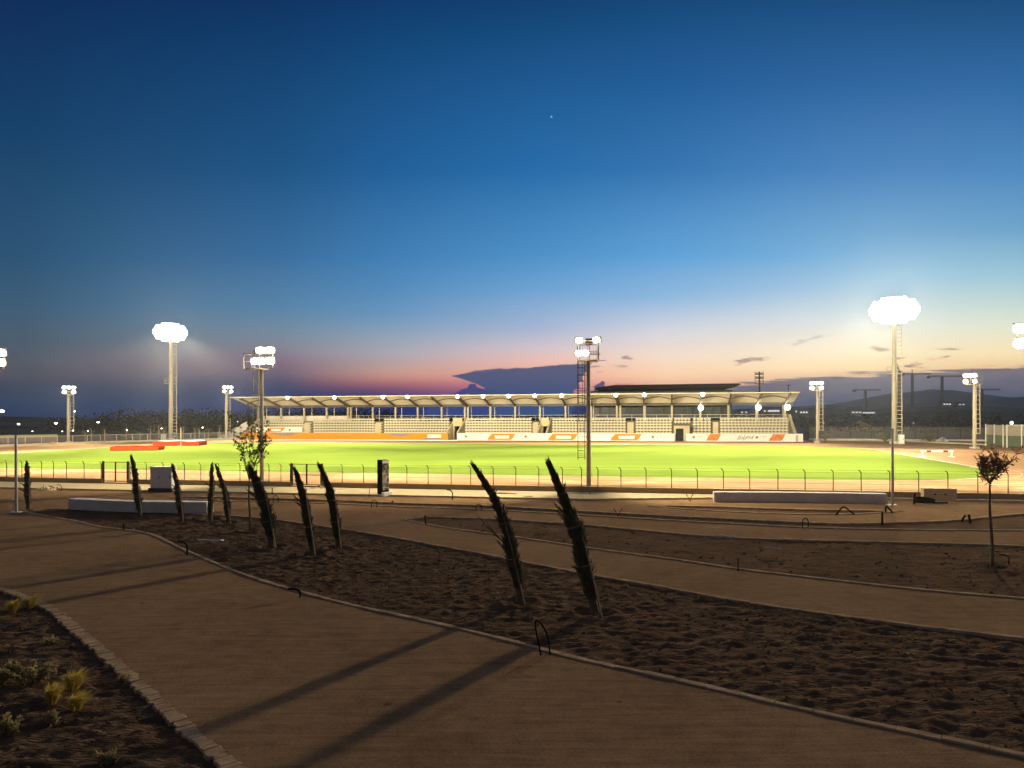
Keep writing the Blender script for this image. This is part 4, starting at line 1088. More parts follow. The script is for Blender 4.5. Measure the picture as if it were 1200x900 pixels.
# ------------------------------------------------------------------ plaza furniture
# concrete benches (gently curved)
def bench(pa, pb, h, sag, label, lamps=0):
    A, B = Vector(pa), Vector(pb); d = (B-A); L = d.length; d.normalize(); nn = Vector((-d.y,d.x))
    t = thing('concrete_bench', label, 'bench', (A.x,A.y,0), math.atan2(d.y,d.x), 'long concrete benches')
    b = MB(); N = 16
    def off(k): return -sag*math.sin(PI*k/N)
    for k in range(N+1):
        x = L*k/N; o = off(k)
        b.v += [(x,o,0),(x,o,h),(x,o+0.5,h),(x,o+0.5,0)]
    for k in range(N):
        i_ = k*4
        for q in range(4): b.f.append((i_+q,i_+4+q,i_+4+(q+1)%4,i_+(q+1)%4))
    b.f += [(0,1,2,3),(N*4+3,N*4+2,N*4+1,N*4)]
    b.build('body', M['concrete'], t, bevel=0.015)
    for k in range(lamps):
        x = L*(k+0.5)/lamps; o = -sag*math.sin(PI*x/L)
        MB().box(x-0.08,x+0.08,o-0.03,o-0.004,0.03,0.10).build('bench_light', M['polewhite'], t)
    return t
bench(G(80,597),G(242,601.5),0.46,0.35,'long low grey concrete bench at the edge of the left soil bed')
bench(G(837,588.5),G(1040,591),0.46,-0.15,'long grey concrete bench with small lights against the right wall',6)
# grey cabinet pair
x, y = G(188.5,576.5)
t = thing('electrical_cabinet','pair of grey electrical cabinets on a dark plinth by the left wall','cabinet',(x,y,0.0),-R(10))
for x0_,x1_ in ((-0.63,-0.03),(0.03,0.63)):
    c_ = MB().box(x0_,x1_,0,0.45,0.20,1.30).build('body', M['cabinet'], t, bevel=0.01)
    MB().box(x0_+0.03,x1_-0.03,-0.012,-0.002,0.24,1.26).build('door', M['cabinet'], c_)
    MB().box(x1_-0.10,x1_-0.07,-0.03,-0.012,0.70,0.86).build('handle', M['darksteel'], c_)
    MB().box(x0_-0.02,x1_+0.02,-0.03,0.47,1.302,1.34).build('lid', M['cabinet'], c_)
MB().box(-0.70,0.70,-0.06,0.50,0.0,0.198).build('plinth', M['darksteel'], t)
MB().box(-0.026,0.026,-0.02,0.02,0.2,1.31).build('conduit', M['white'], t)
# information totem
pp = bpy.data.materials.new('totem_picture'); pp.use_nodes = True; nt = pp.node_tree; pb_ = nt.nodes['Principled BSDF']; pb_.inputs['Roughness'].default_value = 0.4
tc = nt.nodes.new('ShaderNodeTexCoord'); nz = nt.nodes.new('ShaderNodeTexNoise'); nz.inputs['Scale'].default_value = 3.2; nz.inputs['Detail'].default_value = 7; nz.inputs['Distortion'].default_value = 0.9
nt.links.new(tc.outputs['Object'], nz.inputs['Vector']); rp = nt.nodes.new('ShaderNodeValToRGB'); rp.color_ramp.elements[0].position = 0.42; rp.color_ramp.elements[1].position = 0.64
rp.color_ramp.elements[0].color = (0.035,0.028,0.022,1); rp.color_ramp.elements[1].color = (0.5,0.46,0.42,1); nt.links.new(nz.outputs['Fac'], rp.inputs['Fac']); nt.links.new(rp.outputs['Color'], pb_.inputs['Base Color'])
x, y = G(449,581)
t = thing('information_totem','tall black totem with a grey picture panel and white foot on the pavement','totem',(x,y,0.0),R(-52))
MB().box(-0.26,0.26,-0.19,0.19,0.02,1.80).build('body', M['black'], t, bevel=0.008)
MB().box(0.262,0.27,-0.18,0.18,0.30,1.62).build('picture_panel', pp, t); MB().box(0.262,0.27,-0.18,0.18,1.64,1.79).build('title_panel', M['cabinet'], t)
MB().box(-0.245,0.245,-0.198,-0.192,0.08,1.75).build('picture_panel', M['black'], t)
MB().box(0.272,0.52,-0.24,0.24,0.0,0.22).build('foot', M['white'], t, bevel=0.02)
MB().box(0.262,0.275,-0.18,0.18,0.42,0.45).build('trim_strip', M['polewhite'], t)
# bare poles
def bare_pole(px, py, top, label):
    x, y = G(px,py); h = (py-top)*y/FPX
    t = thing('bare_pole', label, 'pole', (x,y,0), 0, 'bare metal poles')
    MB().tube([(0,0,0.02),(0,0,h)],[0.062,0.05],12).build('shaft', M['polewhite'], t, smooth=True)
    MB().box(-0.19,0.19,-0.19,0.19,0.0,0.03).build('base_plate', M['polewhite'], t)
    for dx in (-0.14,0.14):
        for dy in (-0.14,0.14): MB().tube([(dx,dy,0.03),(dx,dy,0.07)],0.018,6).build('bolt', M['galv'], t)
    MB().tube([(0,0,h),(0,0,h+0.03)],0.056,10).build('cap', M['darksteel'], t)
bare_pole(19,600.5,511,'bare white metal pole beside the leftmost palm')
bare_pole(1046,592,503,'bare grey metal pole at the right end of the lit concrete bench')
# concrete block with lifting holes
x, y = G(1102,587.5)
t = thing('concrete_block','big tan concrete barrier block against the low wall on the right','concrete block',(x,y,0.005),-R(11))
MB().box(-0.70,0.70,0.0,0.42,0.0,0.58).build('body', M['block'], t, bevel=0.02)
for dx in (-0.22,0.22): MB().box(dx-0.045,dx+0.045,-0.006,0.02,0.28,0.34).build('lifting_slot', M['darksteel'], t)
# coil of black pipe
x, y = G(1086,590)
b = MB(); pts = []
for k in range(110):
    a = k*0.33; rr = 0.42+0.05*math.sin(k*0.7); pts.append((x-0.1+math.cos(a)*rr*0.95, y+math.sin(a)*rr*0.55, 0.05+0.16*(k/110)+0.06*max(0,math.sin(a))))
b.tube(pts,0.028,6)
b.tube([(x+0.2,y-0.1,0.04),(x+0.55,y-0.16,0.05),(x+0.9,y-0.05,0.04)],0.03,6)
tag(b.build('pipe_coil', M['black'], smooth=True),'coil of black pipe lying left of the tan concrete block','pipe coil')

# conduit ends sticking out of the ground
def conduit(shape, px, py, top, label, lean=0.0, r=0.022, name='conduit_stub', w=0.12):
    x, y = G(px,py); h = (py-top)*y/FPX
    pts = {'stub': [(0,0,-0.05),(lean*0.5,0,h*0.5),(lean,0,h)],
           'bent': [(0,0,-0.05),(0.01,0,h*0.6),(-0.04,0,h*0.85),(-0.12,0,h*0.97),(-0.25,0,h)],
           'hoop': [(-w,0,-0.05),(-w*1.15+lean*0.4,0,h*0.55),(-w*0.7+lean*0.8,0.01,h*0.9),(lean,0.02,h),(w*0.7+lean*0.8,0.03,h*0.9),(w*1.15+lean*0.4,0.04,h*0.55),(w,0.05,-0.05)],
           'vee': None, 'tri': [(-0.3,0,-0.03),(0,0,h),(0.28,0.05,h*0.5),(0.5,0.08,0.0)]}[shape]
    b = MB()
    if shape == 'vee':
        b.tube([(0,0,-0.05),(-0.02,0,h*0.4),(-0.16,0,h)],r,7); b.tube([(0.03,0.02,-0.05),(0.05,0.02,h*0.4),(0.17,0.02,h)],r,7)
    else:
        # smooth the path
        P_ = [Vector(p) for p in pts]; out = []
        for i_ in range(len(P_)-1):
            p0,p1,p2,p3 = P_[max(i_-1,0)],P_[i_],P_[i_+1],P_[min(i_+2,len(P_)-1)]
            for k in range(5):
                u = k/5; out.append(0.5*((2*p1)+(p2-p0)*u+(2*p0-5*p1+4*p2-p3)*u*u+(3*p1-p0-3*p2+p3)*u**3))
        out.append(P_[-1]); b.tube(out,[r*0.8*(1+0.12*(k%2)) for k in range(len(out))],7)
    o = tag(b.build(name, M['black'], smooth=False), label, 'conduit', 'conduit ends sticking out of the ground'); o.location = (x,y,0.0)
conduit('hoop',640,768,728,'large bent wire hoop at the front path edge below the two tall palms',-0.16,0.016,'conduit_hoop',0.075)
conduit('stub',1034,614,600,'thick dark pipe stub standing upright in the strip bed on the right',0.0,0.045)
conduit('stub',1038,601,594,'short dark pipe end beside the bare pole foot',0.0,0.04)
conduit('stub',1047,601,593,'leaning dark pipe end touching the bare pole foot',-0.28,0.04)
conduit('tri',988,603.5,594,'dark pipe bent into a triangle on the lens shaped bed',0,0.035)
conduit('stub',1127,610,604,'leaning dark pipe stub, left one of a pair on the curved kerb',0.14,0.045)
conduit('stub',1137,612,603,'upright dark pipe stub, right one of a pair on the curved kerb',-0.05,0.05)
conduit('vee',724,606.5,596,'two thin wires spread in a V on the strip bed',0,0.012)
conduit('vee',808,587.5,579,'two thin wires spread in a V by the left end of the right bench',0,0.014)
conduit('hoop',944,619,607.5,'narrow upright hoop of dark conduit in the strip bed',0,0.02,'conduit_hoop',0.1)
conduit('stub',865,669.5,654,'thin lone stake casting a shadow on the middle path',0.0,0.016)
conduit('stub',499,615,604,'dark pipe stub at the pointed tip of the middle bed',-0.03,0.035)
conduit('bent',530,585.5,574,'dark bent conduit on the pavement edge right of the totem',0,0.03)
conduit('hoop',438.5,595,586,'small conduit hoop in the strip bed under the totem',0,0.02,'conduit_hoop',0.1)
conduit('hoop',561,599,591,'small conduit hoop in the strip bed left of the tall curved palm',0,0.02,'conduit_hoop',0.1)
conduit('hoop',657,585,576,'small hoop on the pavement left of the near mast',0,0.02,'conduit_hoop',0.13)
conduit('stub',691,582,575.5,'short thin stub close to the near mast foot',0.0,0.012)
conduit('stub',432,582.5,572.5,'thin rod left of the black totem',0.06,0.014)
conduit('stub',319,579.5,572,'short grey stub on the pavement right of the sapling',0,0.03)
conduit('hoop',323,589,581,'small conduit hoop in the strip bed near the green sapling',0,0.02,'conduit_hoop',0.1)
conduit('stub',145,621.5,614,'short dark stub at the front edge of the left bed',0,0.025)
conduit('bent',219,650,635,'dark curled conduit on the kerb of the left bed',0,0.028)
conduit('bent',351,700,690,'low curled conduit lying over the front kerb',0,0.03)
conduit('bent',72,575.5,568,'thin bent rod among scraps on the left pavement',0,0.016)
conduit('bent',62,575.5,569.5,'short bent rod left of another on the left pavement',0,0.016)
conduit('stub',51,575,568,'thin straight rod among scraps on the left pavement',0,0.014)
conduit('stub',460,589.5,587,'tiny dark stub in the strip bed right of the totem',0,0.05)
conduit('stub',1071,591,578,'upright black post left of the black pipe coil',0.05,0.05)
conduit('stub',576,578,572,'thin rod on the pavement left of the tall curved palm',0,0.012)
# stray white pipe scraps and hoses
def scrap(pts, r, name, label, cat, m, z=0.12):
    b = MB(); b.tube([(*G(*p), z+0.02*math.sin(k*2)) for k,p in enumerate(pts)], r, 6)
    tag(b.build(name, m, smooth=True), label, cat)
scrap([(232,637),(238,637.8),(244,637),(250,637.6),(257,638.5),(262,637)],0.022,'white_hose','short white hose lying on the left bed','hose',M['white'])
scrap([(835,631.5),(846,632),(855,632.3),(862,632.7)],0.03,'pipe_scrap','thin white pipe lying at the far edge of the middle bed','pipe',M['polewhite'],0.1)
scrap([(897,649),(905,649.6),(914,649.3)],0.03,'pipe_scrap','short white pipe scrap in the middle of the large middle bed','pipe',M['polewhite'],0.16)
scrap([(575,580.5),(590,580.8),(606,581)],0.04,'timber_scrap','pale timber scrap on the pavement edge before the palms','timber',M['wood'],0.1)
scrap([(612,583.6),(624,584.2)],0.05,'timber_scrap','shorter pale timber scrap right of the longer one','timber',M['wood'],0.06)
heap('rubble_heap','small heap of pale rubble on the left pavement','rubble',52,575,1.0,0.25,M['sidewalk'],16)
heap('rubble_heap','rubble scattered at the threshold of the wider fence gate','rubble',372,574.5,0.9,0.2,M['sidewalk'],14)

# ------------------------------------------------------------------ palms tied up in bundles
def palm(base, top, wpx, bend, label, q):
    random.seed(100+q)
    bx, by = G(*base); sc = by/FPX
    h = (base[1]-top[1])*sc; dx = (top[0]-base[0])*sc; dy = random.uniform(-0.12,0.12)
    rad = wpx*sc*0.42
    t = thing('palm', 'tied-up '+label if not label.startswith('tied') else label, 'palm', (bx,by,0.02), 0, 'newly planted palms with tied fronds')
    def ax(u):
        e = (1-bend)*u + bend*u**2.6
        return Vector((dx*e + 0.012*math.sin(u*9+q), dy*u, h*u))
    def prof(u):
        base_ = float(np.interp(u,[0,0.05,0.12,0.2,0.34,0.5,0.66,0.8,0.92,1],[0.62,0.62,0.80,1.0,0.97,0.86,0.74,0.60,0.42,0.10]))
        return rad*base_*(1+0.16*noise.noise(Vector((u*6.5,q*5.1,2.0))))
    MB().tube([tuple(ax(u)) for u in (0,0.05,0.1,0.16)],[rad*0.62,rad*0.66,rad*0.6,rad*0.5],10).build('trunk', M['bark'], t)
    b = MB(); N = 40
    pts = [ax(0.07+0.92*k/N) for k in range(N+1)]
    seg = 12
    for k,p in enumerate(pts):
        u = 0.07+0.92*k/N; rr = prof(u)*0.74
        for j in range(seg):
            a = 2*PI*j/seg; f = 1+0.5*noise.noise(Vector((math.cos(a)*1.9,math.sin(a)*1.9,u*15+q*3)))
            b.v.append((p.x+math.cos(a)*rr*f,p.y+math.sin(a)*rr*f,p.z))
    for k in range(N):
        for j in range(seg):
            b.f.append((k*seg+j,k*seg+(j+1)%seg,(k+1)*seg+(j+1)%seg,(k+1)*seg+j))
    b.f.append(tuple(N*seg+j for j in range(seg)))
    fr = b.build('frond_bundle', M['frond'], t)
    b = MB(); cnt = 1500 if base[1] > 630 else 700
    for k in range(cnt):
        u = random.uniform(0.07,0.985); p = ax(u); d = (ax(min(1,u+0.02))-ax(max(0,u-0.02))).normalized()
        a = random.random()*2*PI; o = Vector((math.cos(a),math.sin(a),0)); rr = prof(u)*random.uniform(0.55,0.85)
        lump = max(0,noise.noise(Vector((math.cos(a)*0.9,math.sin(a)*0.9+u*8,q*2.3))))
        dirn = d + o*(random.uniform(0.02,0.30)+1.3*lump*random.random())
        L = rad*random.uniform(0.7,1.7)*(1.2-0.6*u)+0.03
        leafquad(b, p+o*rr, dirn, o.cross(d)+o*random.uniform(-0.6,0.6), L, rad*0.16+0.008)
    for k in range(11):    # frond ends breaking out of the bundle in little sprays
        u = random.uniform(0.18,0.93); a = random.choice((PI,0,PI*0.8,PI*1.2,0.3,-0.3))+random.uniform(-0.3,0.3); p = ax(u); d = (ax(min(1,u+0.02))-ax(max(0,u-0.02))).normalized()
        o = Vector((math.cos(a),math.sin(a),0)); c_ = p+o*prof(u)*0.75
        for m_ in range(9):
            leafquad(b, c_+d*random.uniform(-0.06,0.06), d*random.uniform(0.7,1.2)+o*random.uniform(0.35,0.9)+rdir()*0.15, rdir(), rad*random.uniform(0.8,1.5)*(1.15-0.5*u)+0.04, rad*0.13+0.007)
    for k in range(40):
        u = random.uniform(0.90,1.0); leafquad(b, ax(u)+rdir()*rad*0.15, (ax(1)-ax(0.95)).normalized()+rdir()*0.28, rdir(), rad*1.1+0.03, 0.022)
    b.build('leaflet', M['frond'], fr)
    # broken fronds that stick out
    stray = {8:[(0.42,-1,0.55,0.42),(0.36,-1,0.2,0.5)],9:[(0.60,-1,0.22,0.5),(0.66,-1,0.20,0.25),(0.55,-1,0.2,0.8),(0.28,-1,0.15,0.1)],5:[(0.60,-1,0.28,0.25),(0.63,-1,0.3,0.12),(0.55,-1,0.2,0.6)],6:[(0.55,-1,0.22,0.3),(0.6,-1,0.2,0.5)],1:[(0.5,-1,0.12,0.5),(0.7,-1,0.1,0.5)],0:[(0.35,-1,0.2,0.3),(0.5,-1,0.14,0.4)]}.get(q,[(0.6,-1,0.12,0.4)])
    for (u,sgn,L,rise) in stray:
        p = ax(u)+Vector((sgn*prof(u)*0.7,0,0)); e = p+Vector((sgn*L,random.uniform(-0.1,0.0),L*(rise+0.55)))
        b = MB(); b.tube([p,p.lerp(e,0.5)+Vector((0,0,-0.02)),e],[0.014,0.011,0.005],5)
        for k in range(22):
            f = 0.15+0.85*k/22; c_ = p.lerp(e,f)
            leafquad(b,c_,(e-p).normalized()+Vector((random.uniform(-.3,.3),random.uniform(-.5,.5),random.uniform(-0.35,0.35))),rdir(),0.12*L/0.3+0.05,0.016)
        b.build('stray_frond', M['frond'], t)
    # ties and stake
    for u in (0.32,0.58,0.80):
        if u == 0.8 and h < 2: continue
        p = ax(u); d = (ax(u+0.02)-ax(u-0.02)).normalized(); rr = prof(u)*1.0; ring = []
        x = d.cross(Vector((0,1,0))).normalized(); y_ = d.cross(x)
        for k in range(17):
            a = 2*PI*k/16; ring.append(p+(x*math.cos(a)+y_*math.sin(a))*rr*1.02)
        MB().tube(ring,0.010,5,False).build('tie', M['twine'], t)
    su = random.uniform(0.68,0.78)
    p0 = Vector((rad*1.0,-rad*0.6,-0.15)); p1 = ax(su)+Vector((prof(su)*1.25+0.025,-0.04,0.0))
    MB().tube([p0,p0.lerp(p1,0.5)+Vector((0.02,-0.03,0)),p1],[0.024,0.022,0.018],7).build('stake', M['wood'], t)
for q,(b_,t_,w_,k_,l_) in enumerate(PALMS): palm(b_,t_,w_,k_,l_,q)

# ------------------------------------------------------------------ the two young trees of the plaza
def branch(b, p, d, L, r, depth, tips, spread):
    n = 5; pts = [p]; q = Vector(p); dd = Vector(d).normalized()
    for k in range(n):
        dd = (dd + rdir()*0.13 + Vector((0,0,0.05))).normalized(); q = q+dd*L/n; pts.append(q.copy())
    b.tube(pts,[r*(1-0.5*k/n) for k in range(n+1)],6)
    tips.append((pts[-1],dd))
    if depth > 0:
        for k in range(3 if depth > 1 else 2):
            i_ = random.randint(2,n); o = rdir(); o.z = abs(o.z)*0.5
            tips.append((pts[i_],dd))
            branch(b, pts[i_], dd+o*spread, L*random.uniform(0.5,0.75), r*0.5, depth-1, tips, spread)
def tree(px, base, fork, top, label, leafm, seed, spread, nleaf, L, W, trunkm, lean=0.0, branches=5, droop=0.0):
    random.seed(seed)
    x, y = G(px,base); sc = y/FPX; hf = (base-fork)*sc; ht = (base-top)*sc
    t = thing('young_tree', label, 'young tree', (x,y,0.0), 0)
    b = MB(); N = 8
    pts = [(lean*u+0.015*math.sin(u*7),0,hf*u) for u in [k/N for k in range(N+1)]]
    b.tube(pts,[0.045-0.022*k/N for k in range(N+1)],8)
    b.build('trunk', trunkm, t, smooth=True)
    b = MB(); tips = []
    for k in range(branches):
        a = 2*PI*k/branches+random.uniform(-0.4,0.4); s = spread*random.uniform(0.3,1.0)
        branch(b, Vector(pts[-1]), Vector((math.cos(a)*s,math.sin(a)*s,1)), (ht-hf)*random.uniform(0.5,0.72), 0.016, 2, tips, 0.55)
    b.build('branch', trunkm, t)
    b = MB()
    for k in range(nleaf):
        p, d = random.choice(tips); c_ = p - d*random.random()*0.22 + rdir()*0.06
        dirn = d*0.5+rdir()*0.9+Vector((0,0,-droop)); leafquad(b,c_,dirn,rdir(),L*random.uniform(0.6,1.25),W*random.uniform(0.7,1.2))
    b.build('crown', leafm, t)
    return t
tree(293,622,563,497,'sparse green sapling with upright branches between the curved palms', M['leafgreen'], 21, 0.55, 520, 0.12, 0.075, M['bark'], -0.03, 7)
tA = None
tree(1163,664,567,525,'young tree with reddish brown leaves standing alone in the right bed', M['leafred'], 5, 0.95, 950, 0.15, 0.034, M['bark'], -0.07, 7, 0.1)
x, y = G(1163,644)
b = MB(); bx, by = G(1163,664); b.tube([(bx-0.03,by-0.03,0.50),(bx-0.15,by-0.06,0.44),(bx-0.28,by-0.08,0.38),(bx-0.36,by-0.08,0.37)],0.014,5)
tag(b.build('tie_ribbon', M['ribbon'], smooth=True),'pale green tie ribbon hanging from the reddish young tree','ribbon')
conduit('bent',1182,661,650,'dark curled conduit in the soil right of the reddish tree',0,0.02)

# ------------------------------------------------------------------ plants in the near left bed
def tuft(px, py, h, w, label, m, blades, lean=0.0, name='grass_tuft', cat='grass tuft', group='dry grass tufts in the near bed', seed=1):
    random.seed(seed); x, y = G(px,py); h *= 1.6; w *= 1.45
    b = MB()
    for k in range(blades):
        a = random.random()*2*PI; rr = random.random()*w*0.12; o = Vector((math.cos(a),math.sin(a),0)); hh = h*random.uniform(0.6,1.1); sp = w*0.5*random.uniform(0.2,1.0)
        p = o*rr; m1 = p+o*sp*0.4+Vector((lean*0.3,0,hh*0.7)); e = p+o*sp+Vector((lean,0,hh*random.uniform(0.75,1.0)))
        s = Vector((-o.y,o.x,0))*0.0045
        i_ = len(b.v); b.v += [tuple(p-s),tuple(p+s),tuple(m1+s),tuple(m1-s),tuple(e)]; b.f += [(i_,i_+1,i_+2,i_+3),(i_+3,i_+2,i_+4)]
    o = tag(b.build(name, m), label, cat, group); o.location = (x,y,-0.07); return o
def herb(px, py, h, w, label, m, leaves, seed):
    random.seed(seed); x, y = G(px,py); h *= 1.35; w *= 1.15
    t = thing('low_shrub', label, 'shrub', (x,y,-0.06), 0, 'small grey-green shrubs in the near bed')
    s_ = MB(); b = MB()
    for k in range(16):
        a = random.random()*2*PI; rr = random.random()**0.5*w*0.5; e = Vector((math.cos(a)*rr,math.sin(a)*rr,h*random.uniform(0.55,1.0)))
        s_.tube([(e.x*0.25,e.y*0.25,-0.03),tuple(e*0.6),tuple(e)],[0.008,0.006,0.003],4)
        for q in range(leaves//6):
            f = random.uniform(0.35,1.05); leafquad(b,e*f+rdir()*0.025,rdir()+Vector((0,0,0.6)),rdir(),random.uniform(0.03,0.06),0.024)
    s_.build('stem', M['bark'], t); b.build('foliage', m, t)
tuft(14,716,0.20,0.30,'leaning straw tuft, left one of the pair at the far tip of the near bed',M['straw'],420,0.10,seed=2)
tuft(35,711,0.20,0.30,'straw tuft, right one of the pair at the far tip of the near bed',M['straw'],420,0.08,seed=3)
tuft(60,822,0.21,0.26,'golden tuft in the middle of the cluster in the near bed',M['straw'],480,0.06,seed=4)
tuft(87,830,0.19,0.28,'golden tuft nearest the kerb in the near bed cluster',M['straw'],480,0.12,seed=5)
tuft(84,806,0.21,0.32,'broad golden tuft behind the others in the near bed cluster',M['straw'],520,0.08,seed=6)
herb(35,798,0.22,0.62,'wide grey-green shrub behind the golden tufts',M['sage'],900,11)
herb(2,800,0.22,0.40,'grey-green shrub cut off by the left picture edge',M['sage'],560,12)
herb(62,845,0.13,0.14,'tiny pale shrub just below the golden tufts',M['sage'],170,13)
herb(10,858,0.18,0.24,'low reddish-grey shrub near the left picture edge',M['sage'],260,14)
herb(125,892,0.10,0.24,'flat pale shrub at the bottom of the near bed',M['sage'],240,15)
herb(145,796,0.08,0.16,'very small pale shrub close to the curved kerb',M['sage'],120,16)
herb(60,752,0.08,0.2,'small dry shrub half way down the near bed',M['sage'],90,17)

HAZE = 0.00013
# ------------------------------------------------------------------ sky
world = bpy.data.worlds.new('World'); scene.world = world; world.use_nodes = True
nt = world.node_tree; nt.nodes.clear(); L_ = nt.links
def MATH(op,a,b=None,clamp=False): return node_math(nt,op,a,b,clamp)
tc = nt.nodes.new('ShaderNodeTexCoord'); sp = nt.nodes.new('ShaderNodeSeparateXYZ'); L_.new(tc.outputs['Generated'], sp.inputs[0])
X, Yd, Z = sp.outputs
ysafe = MATH('MAXIMUM', Yd, 0.05)
sx = MATH('MULTIPLY', MATH('DIVIDE', X, ysafe), FPX)      # tangent of azimuth, scaled
sy = MATH('MULTIPLY', MATH('DIVIDE', Z, ysafe), FPX)      # tangent of elevation, scaled
def mixc(f, a, b):
    n = nt.nodes.new('ShaderNodeMix'); n.data_type = 'RGBA'
    for k,(s,v) in enumerate(((0,f),(6,a),(7,b))):
        if isinstance(v,(int,float)): n.inputs[s].default_value = v
        elif isinstance(v,tuple): n.inputs[s].default_value = (*v,1)
        else: L_.new(v, n.inputs[s])
    return n.outputs[2]
def smooth(v, a, b):
    n = nt.nodes.new('ShaderNodeMapRange'); n.interpolation_type = 'SMOOTHSTEP'; n.clamp = True
    L_.new(v, n.inputs['Value']) if not isinstance(v,(int,float)) else None
    n.inputs['From Min'].default_value = a; n.inputs['From Max'].default_value = b
    return n.outputs['Result']
def linmap(v, a, b):
    n = nt.nodes.new('ShaderNodeMapRange'); n.clamp = True; L_.new(v, n.inputs['Value'])
    n.inputs['From Min'].default_value = a; n.inputs['From Max'].default_value = b
    return n.outputs['Result']
TOP = 640.0
fac = MATH('DIVIDE', MATH('MAXIMUM', MATH('ADD', sy, 10.0), 0.0), TOP+10, True)
def skyramp(px, stops):
    n = nt.nodes.new('ShaderNodeValToRGB'); L_.new(fac, n.inputs['Fac']); cr = n.color_ramp
    st_ = sorted([((unroll(px,py)[1]+10)/(TOP+10), lin(c)) for py,c in stops])
    st_.append((1.0, tuple(v*0.8 for v in st_[-1][1])))
    cr.elements[0].position = max(0,st_[0][0]); cr.elements[0].color = (*st_[0][1],1)
    cr.elements[1].position = 1.0; cr.elements[1].color = (*st_[-1][1],1)
    for p,c in st_[1:-1]:
        e = cr.elements.new(min(1,max(0,p))); e.color = (*c,1)
    return n.outputs['Color']
SKY = {
 30: [(0,(14,46,90)),(149,(20,64,105)),(299,(43,84,116)),(350,(58,92,118)),(390,(74,94,112)),(420,(82,90,102)),(442,(80,83,94)),(449,(70,76,92)),(458,(60,74,93)),(475,(50,68,94)),(489,(44,60,92))],
 330:[(0,(11,52,98)),(199,(30,84,132)),(299,(57,109,156)),(359,(87,131,166)),(390,(118,138,156)),(410,(134,130,142)),(425,(130,110,124)),(437,(110,97,117)),(447,(82,79,104)),(457,(58,68,100)),(470,(36,62,102)),(488,(30,58,98))],
 455:[(0,(13,58,106)),(200,(35,96,152)),(300,(66,126,178)),(339,(86,139,186)),(369,(107,150,187)),(395,(146,163,180)),(415,(172,166,174)),(425,(180,160,158)),(435,(196,156,142)),(443,(194,138,126)),(450,(165,108,112)),(457,(120,85,112)),(463,(90,78,108)),(472,(48,66,106)),(488,(30,60,102))],
 630:[(0,(16,64,112)),(200,(41,108,169)),(300,(80,145,198)),(339,(111,163,209)),(385,(166,182,209)),(409,(214,195,199)),(425,(238,188,172)),(440,(240,168,148)),(456,(190,115,138)),(470,(60,75,120)),(487,(30,62,104))],
 780:[(0,(20,71,121)),(100,(32,93,151)),(200,(52,116,176)),(299,(94,160,213)),(349,(143,184,220)),(389,(215,214,219)),(419,(246,221,198)),(441,(252,208,166)),(457,(225,165,140)),(470,(110,95,120)),(487,(60,70,100))],
 930:[(0,(22,74,125)),(100,(38,98,157)),(200,(63,126,185)),(299,(108,169,214)),(339,(155,191,220)),(374,(209,218,222)),(409,(245,229,203)),(431,(252,222,174)),(450,(218,172,142)),(470,(110,100,115)),(487,(64,68,94))],
 1170:[(0,(26,76,126)),(100,(45,105,162)),(199,(73,134,188)),(269,(106,161,201)),(325,(158,198,214)),(381,(223,228,206)),(414,(249,226,178)),(430,(238,202,152)),(445,(170,150,135)),(470,(66,78,108)),(486,(52,62,88))]}
keys = sorted(SKY)
col = skyramp(keys[0], SKY[keys[0]])
for a,b in zip(keys,keys[1:]):
    col = mixc(linmap(sx, a-600.0, b-600.0), col, skyramp(b, SKY[b]))
# cloud noise in direction space
cmb = nt.nodes.new('ShaderNodeCombineXYZ'); L_.new(MATH('MULTIPLY',sx,1/60), cmb.inputs[0]); L_.new(MATH('MULTIPLY',sy,1/16), cmb.inputs[1])
cn = nt.nodes.new('ShaderNodeTexNoise'); cn.inputs['Scale'].default_value = 2.6; cn.inputs['Detail'].default_value = 7; cn.inputs['Roughness'].default_value = 0.6; L_.new(cmb.outputs[0], cn.inputs['Vector'])
cnz = MATH('SUBTRACT', cn.outputs['Fac'], 0.5)
cmb2 = nt.nodes.new('ShaderNodeCombineXYZ'); L_.new(MATH('MULTIPLY',sx,1/170), cmb2.inputs[0]); L_.new(MATH('MULTIPLY',sy,1/9), cmb2.inputs[1])
cn2 = nt.nodes.new('ShaderNodeTexNoise'); cn2.inputs['Scale'].default_value = 1.7; cn2.inputs['Detail'].default_value = 5; cn2.inputs['Roughness'].default_value = 0.55; L_.new(cmb2.outputs[0], cn2.inputs['Vector'])
streaks = MATH('SUBTRACT', cn2.outputs['Fac'], 0.5)
sxw = MATH('ADD', sx, MATH('MULTIPLY', cnz, 20.0))
def curve(pts):
    """height (sy) of an outline as a function of sx"""
    n = nt.nodes.new('ShaderNodeFloatCurve'); c = n.mapping.curves[0]
    u = [unroll(*p) for p in pts]; x0, x1 = u[0][0], u[-1][0]
    L_.new(linmap(sxw, x0, x1), n.inputs['Value'])
    while len(c.points) < len(u): c.points.new(0.5,0.5)
    for k,(a,b) in enumerate(u): c.points[k].location = ((a-x0)/(x1-x0), (b+20)/120.0); c.points[k].handle_type = 'VECTOR'
    n.mapping.update()
    inx = MATH('MULTIPLY', MATH('GREATER_THAN', sxw, x0), MATH('LESS_THAN', sxw, x1))
    return MATH('SUBTRACT', MATH('MULTIPLY', n.outputs['Value'], 120.0), 20.0), inx
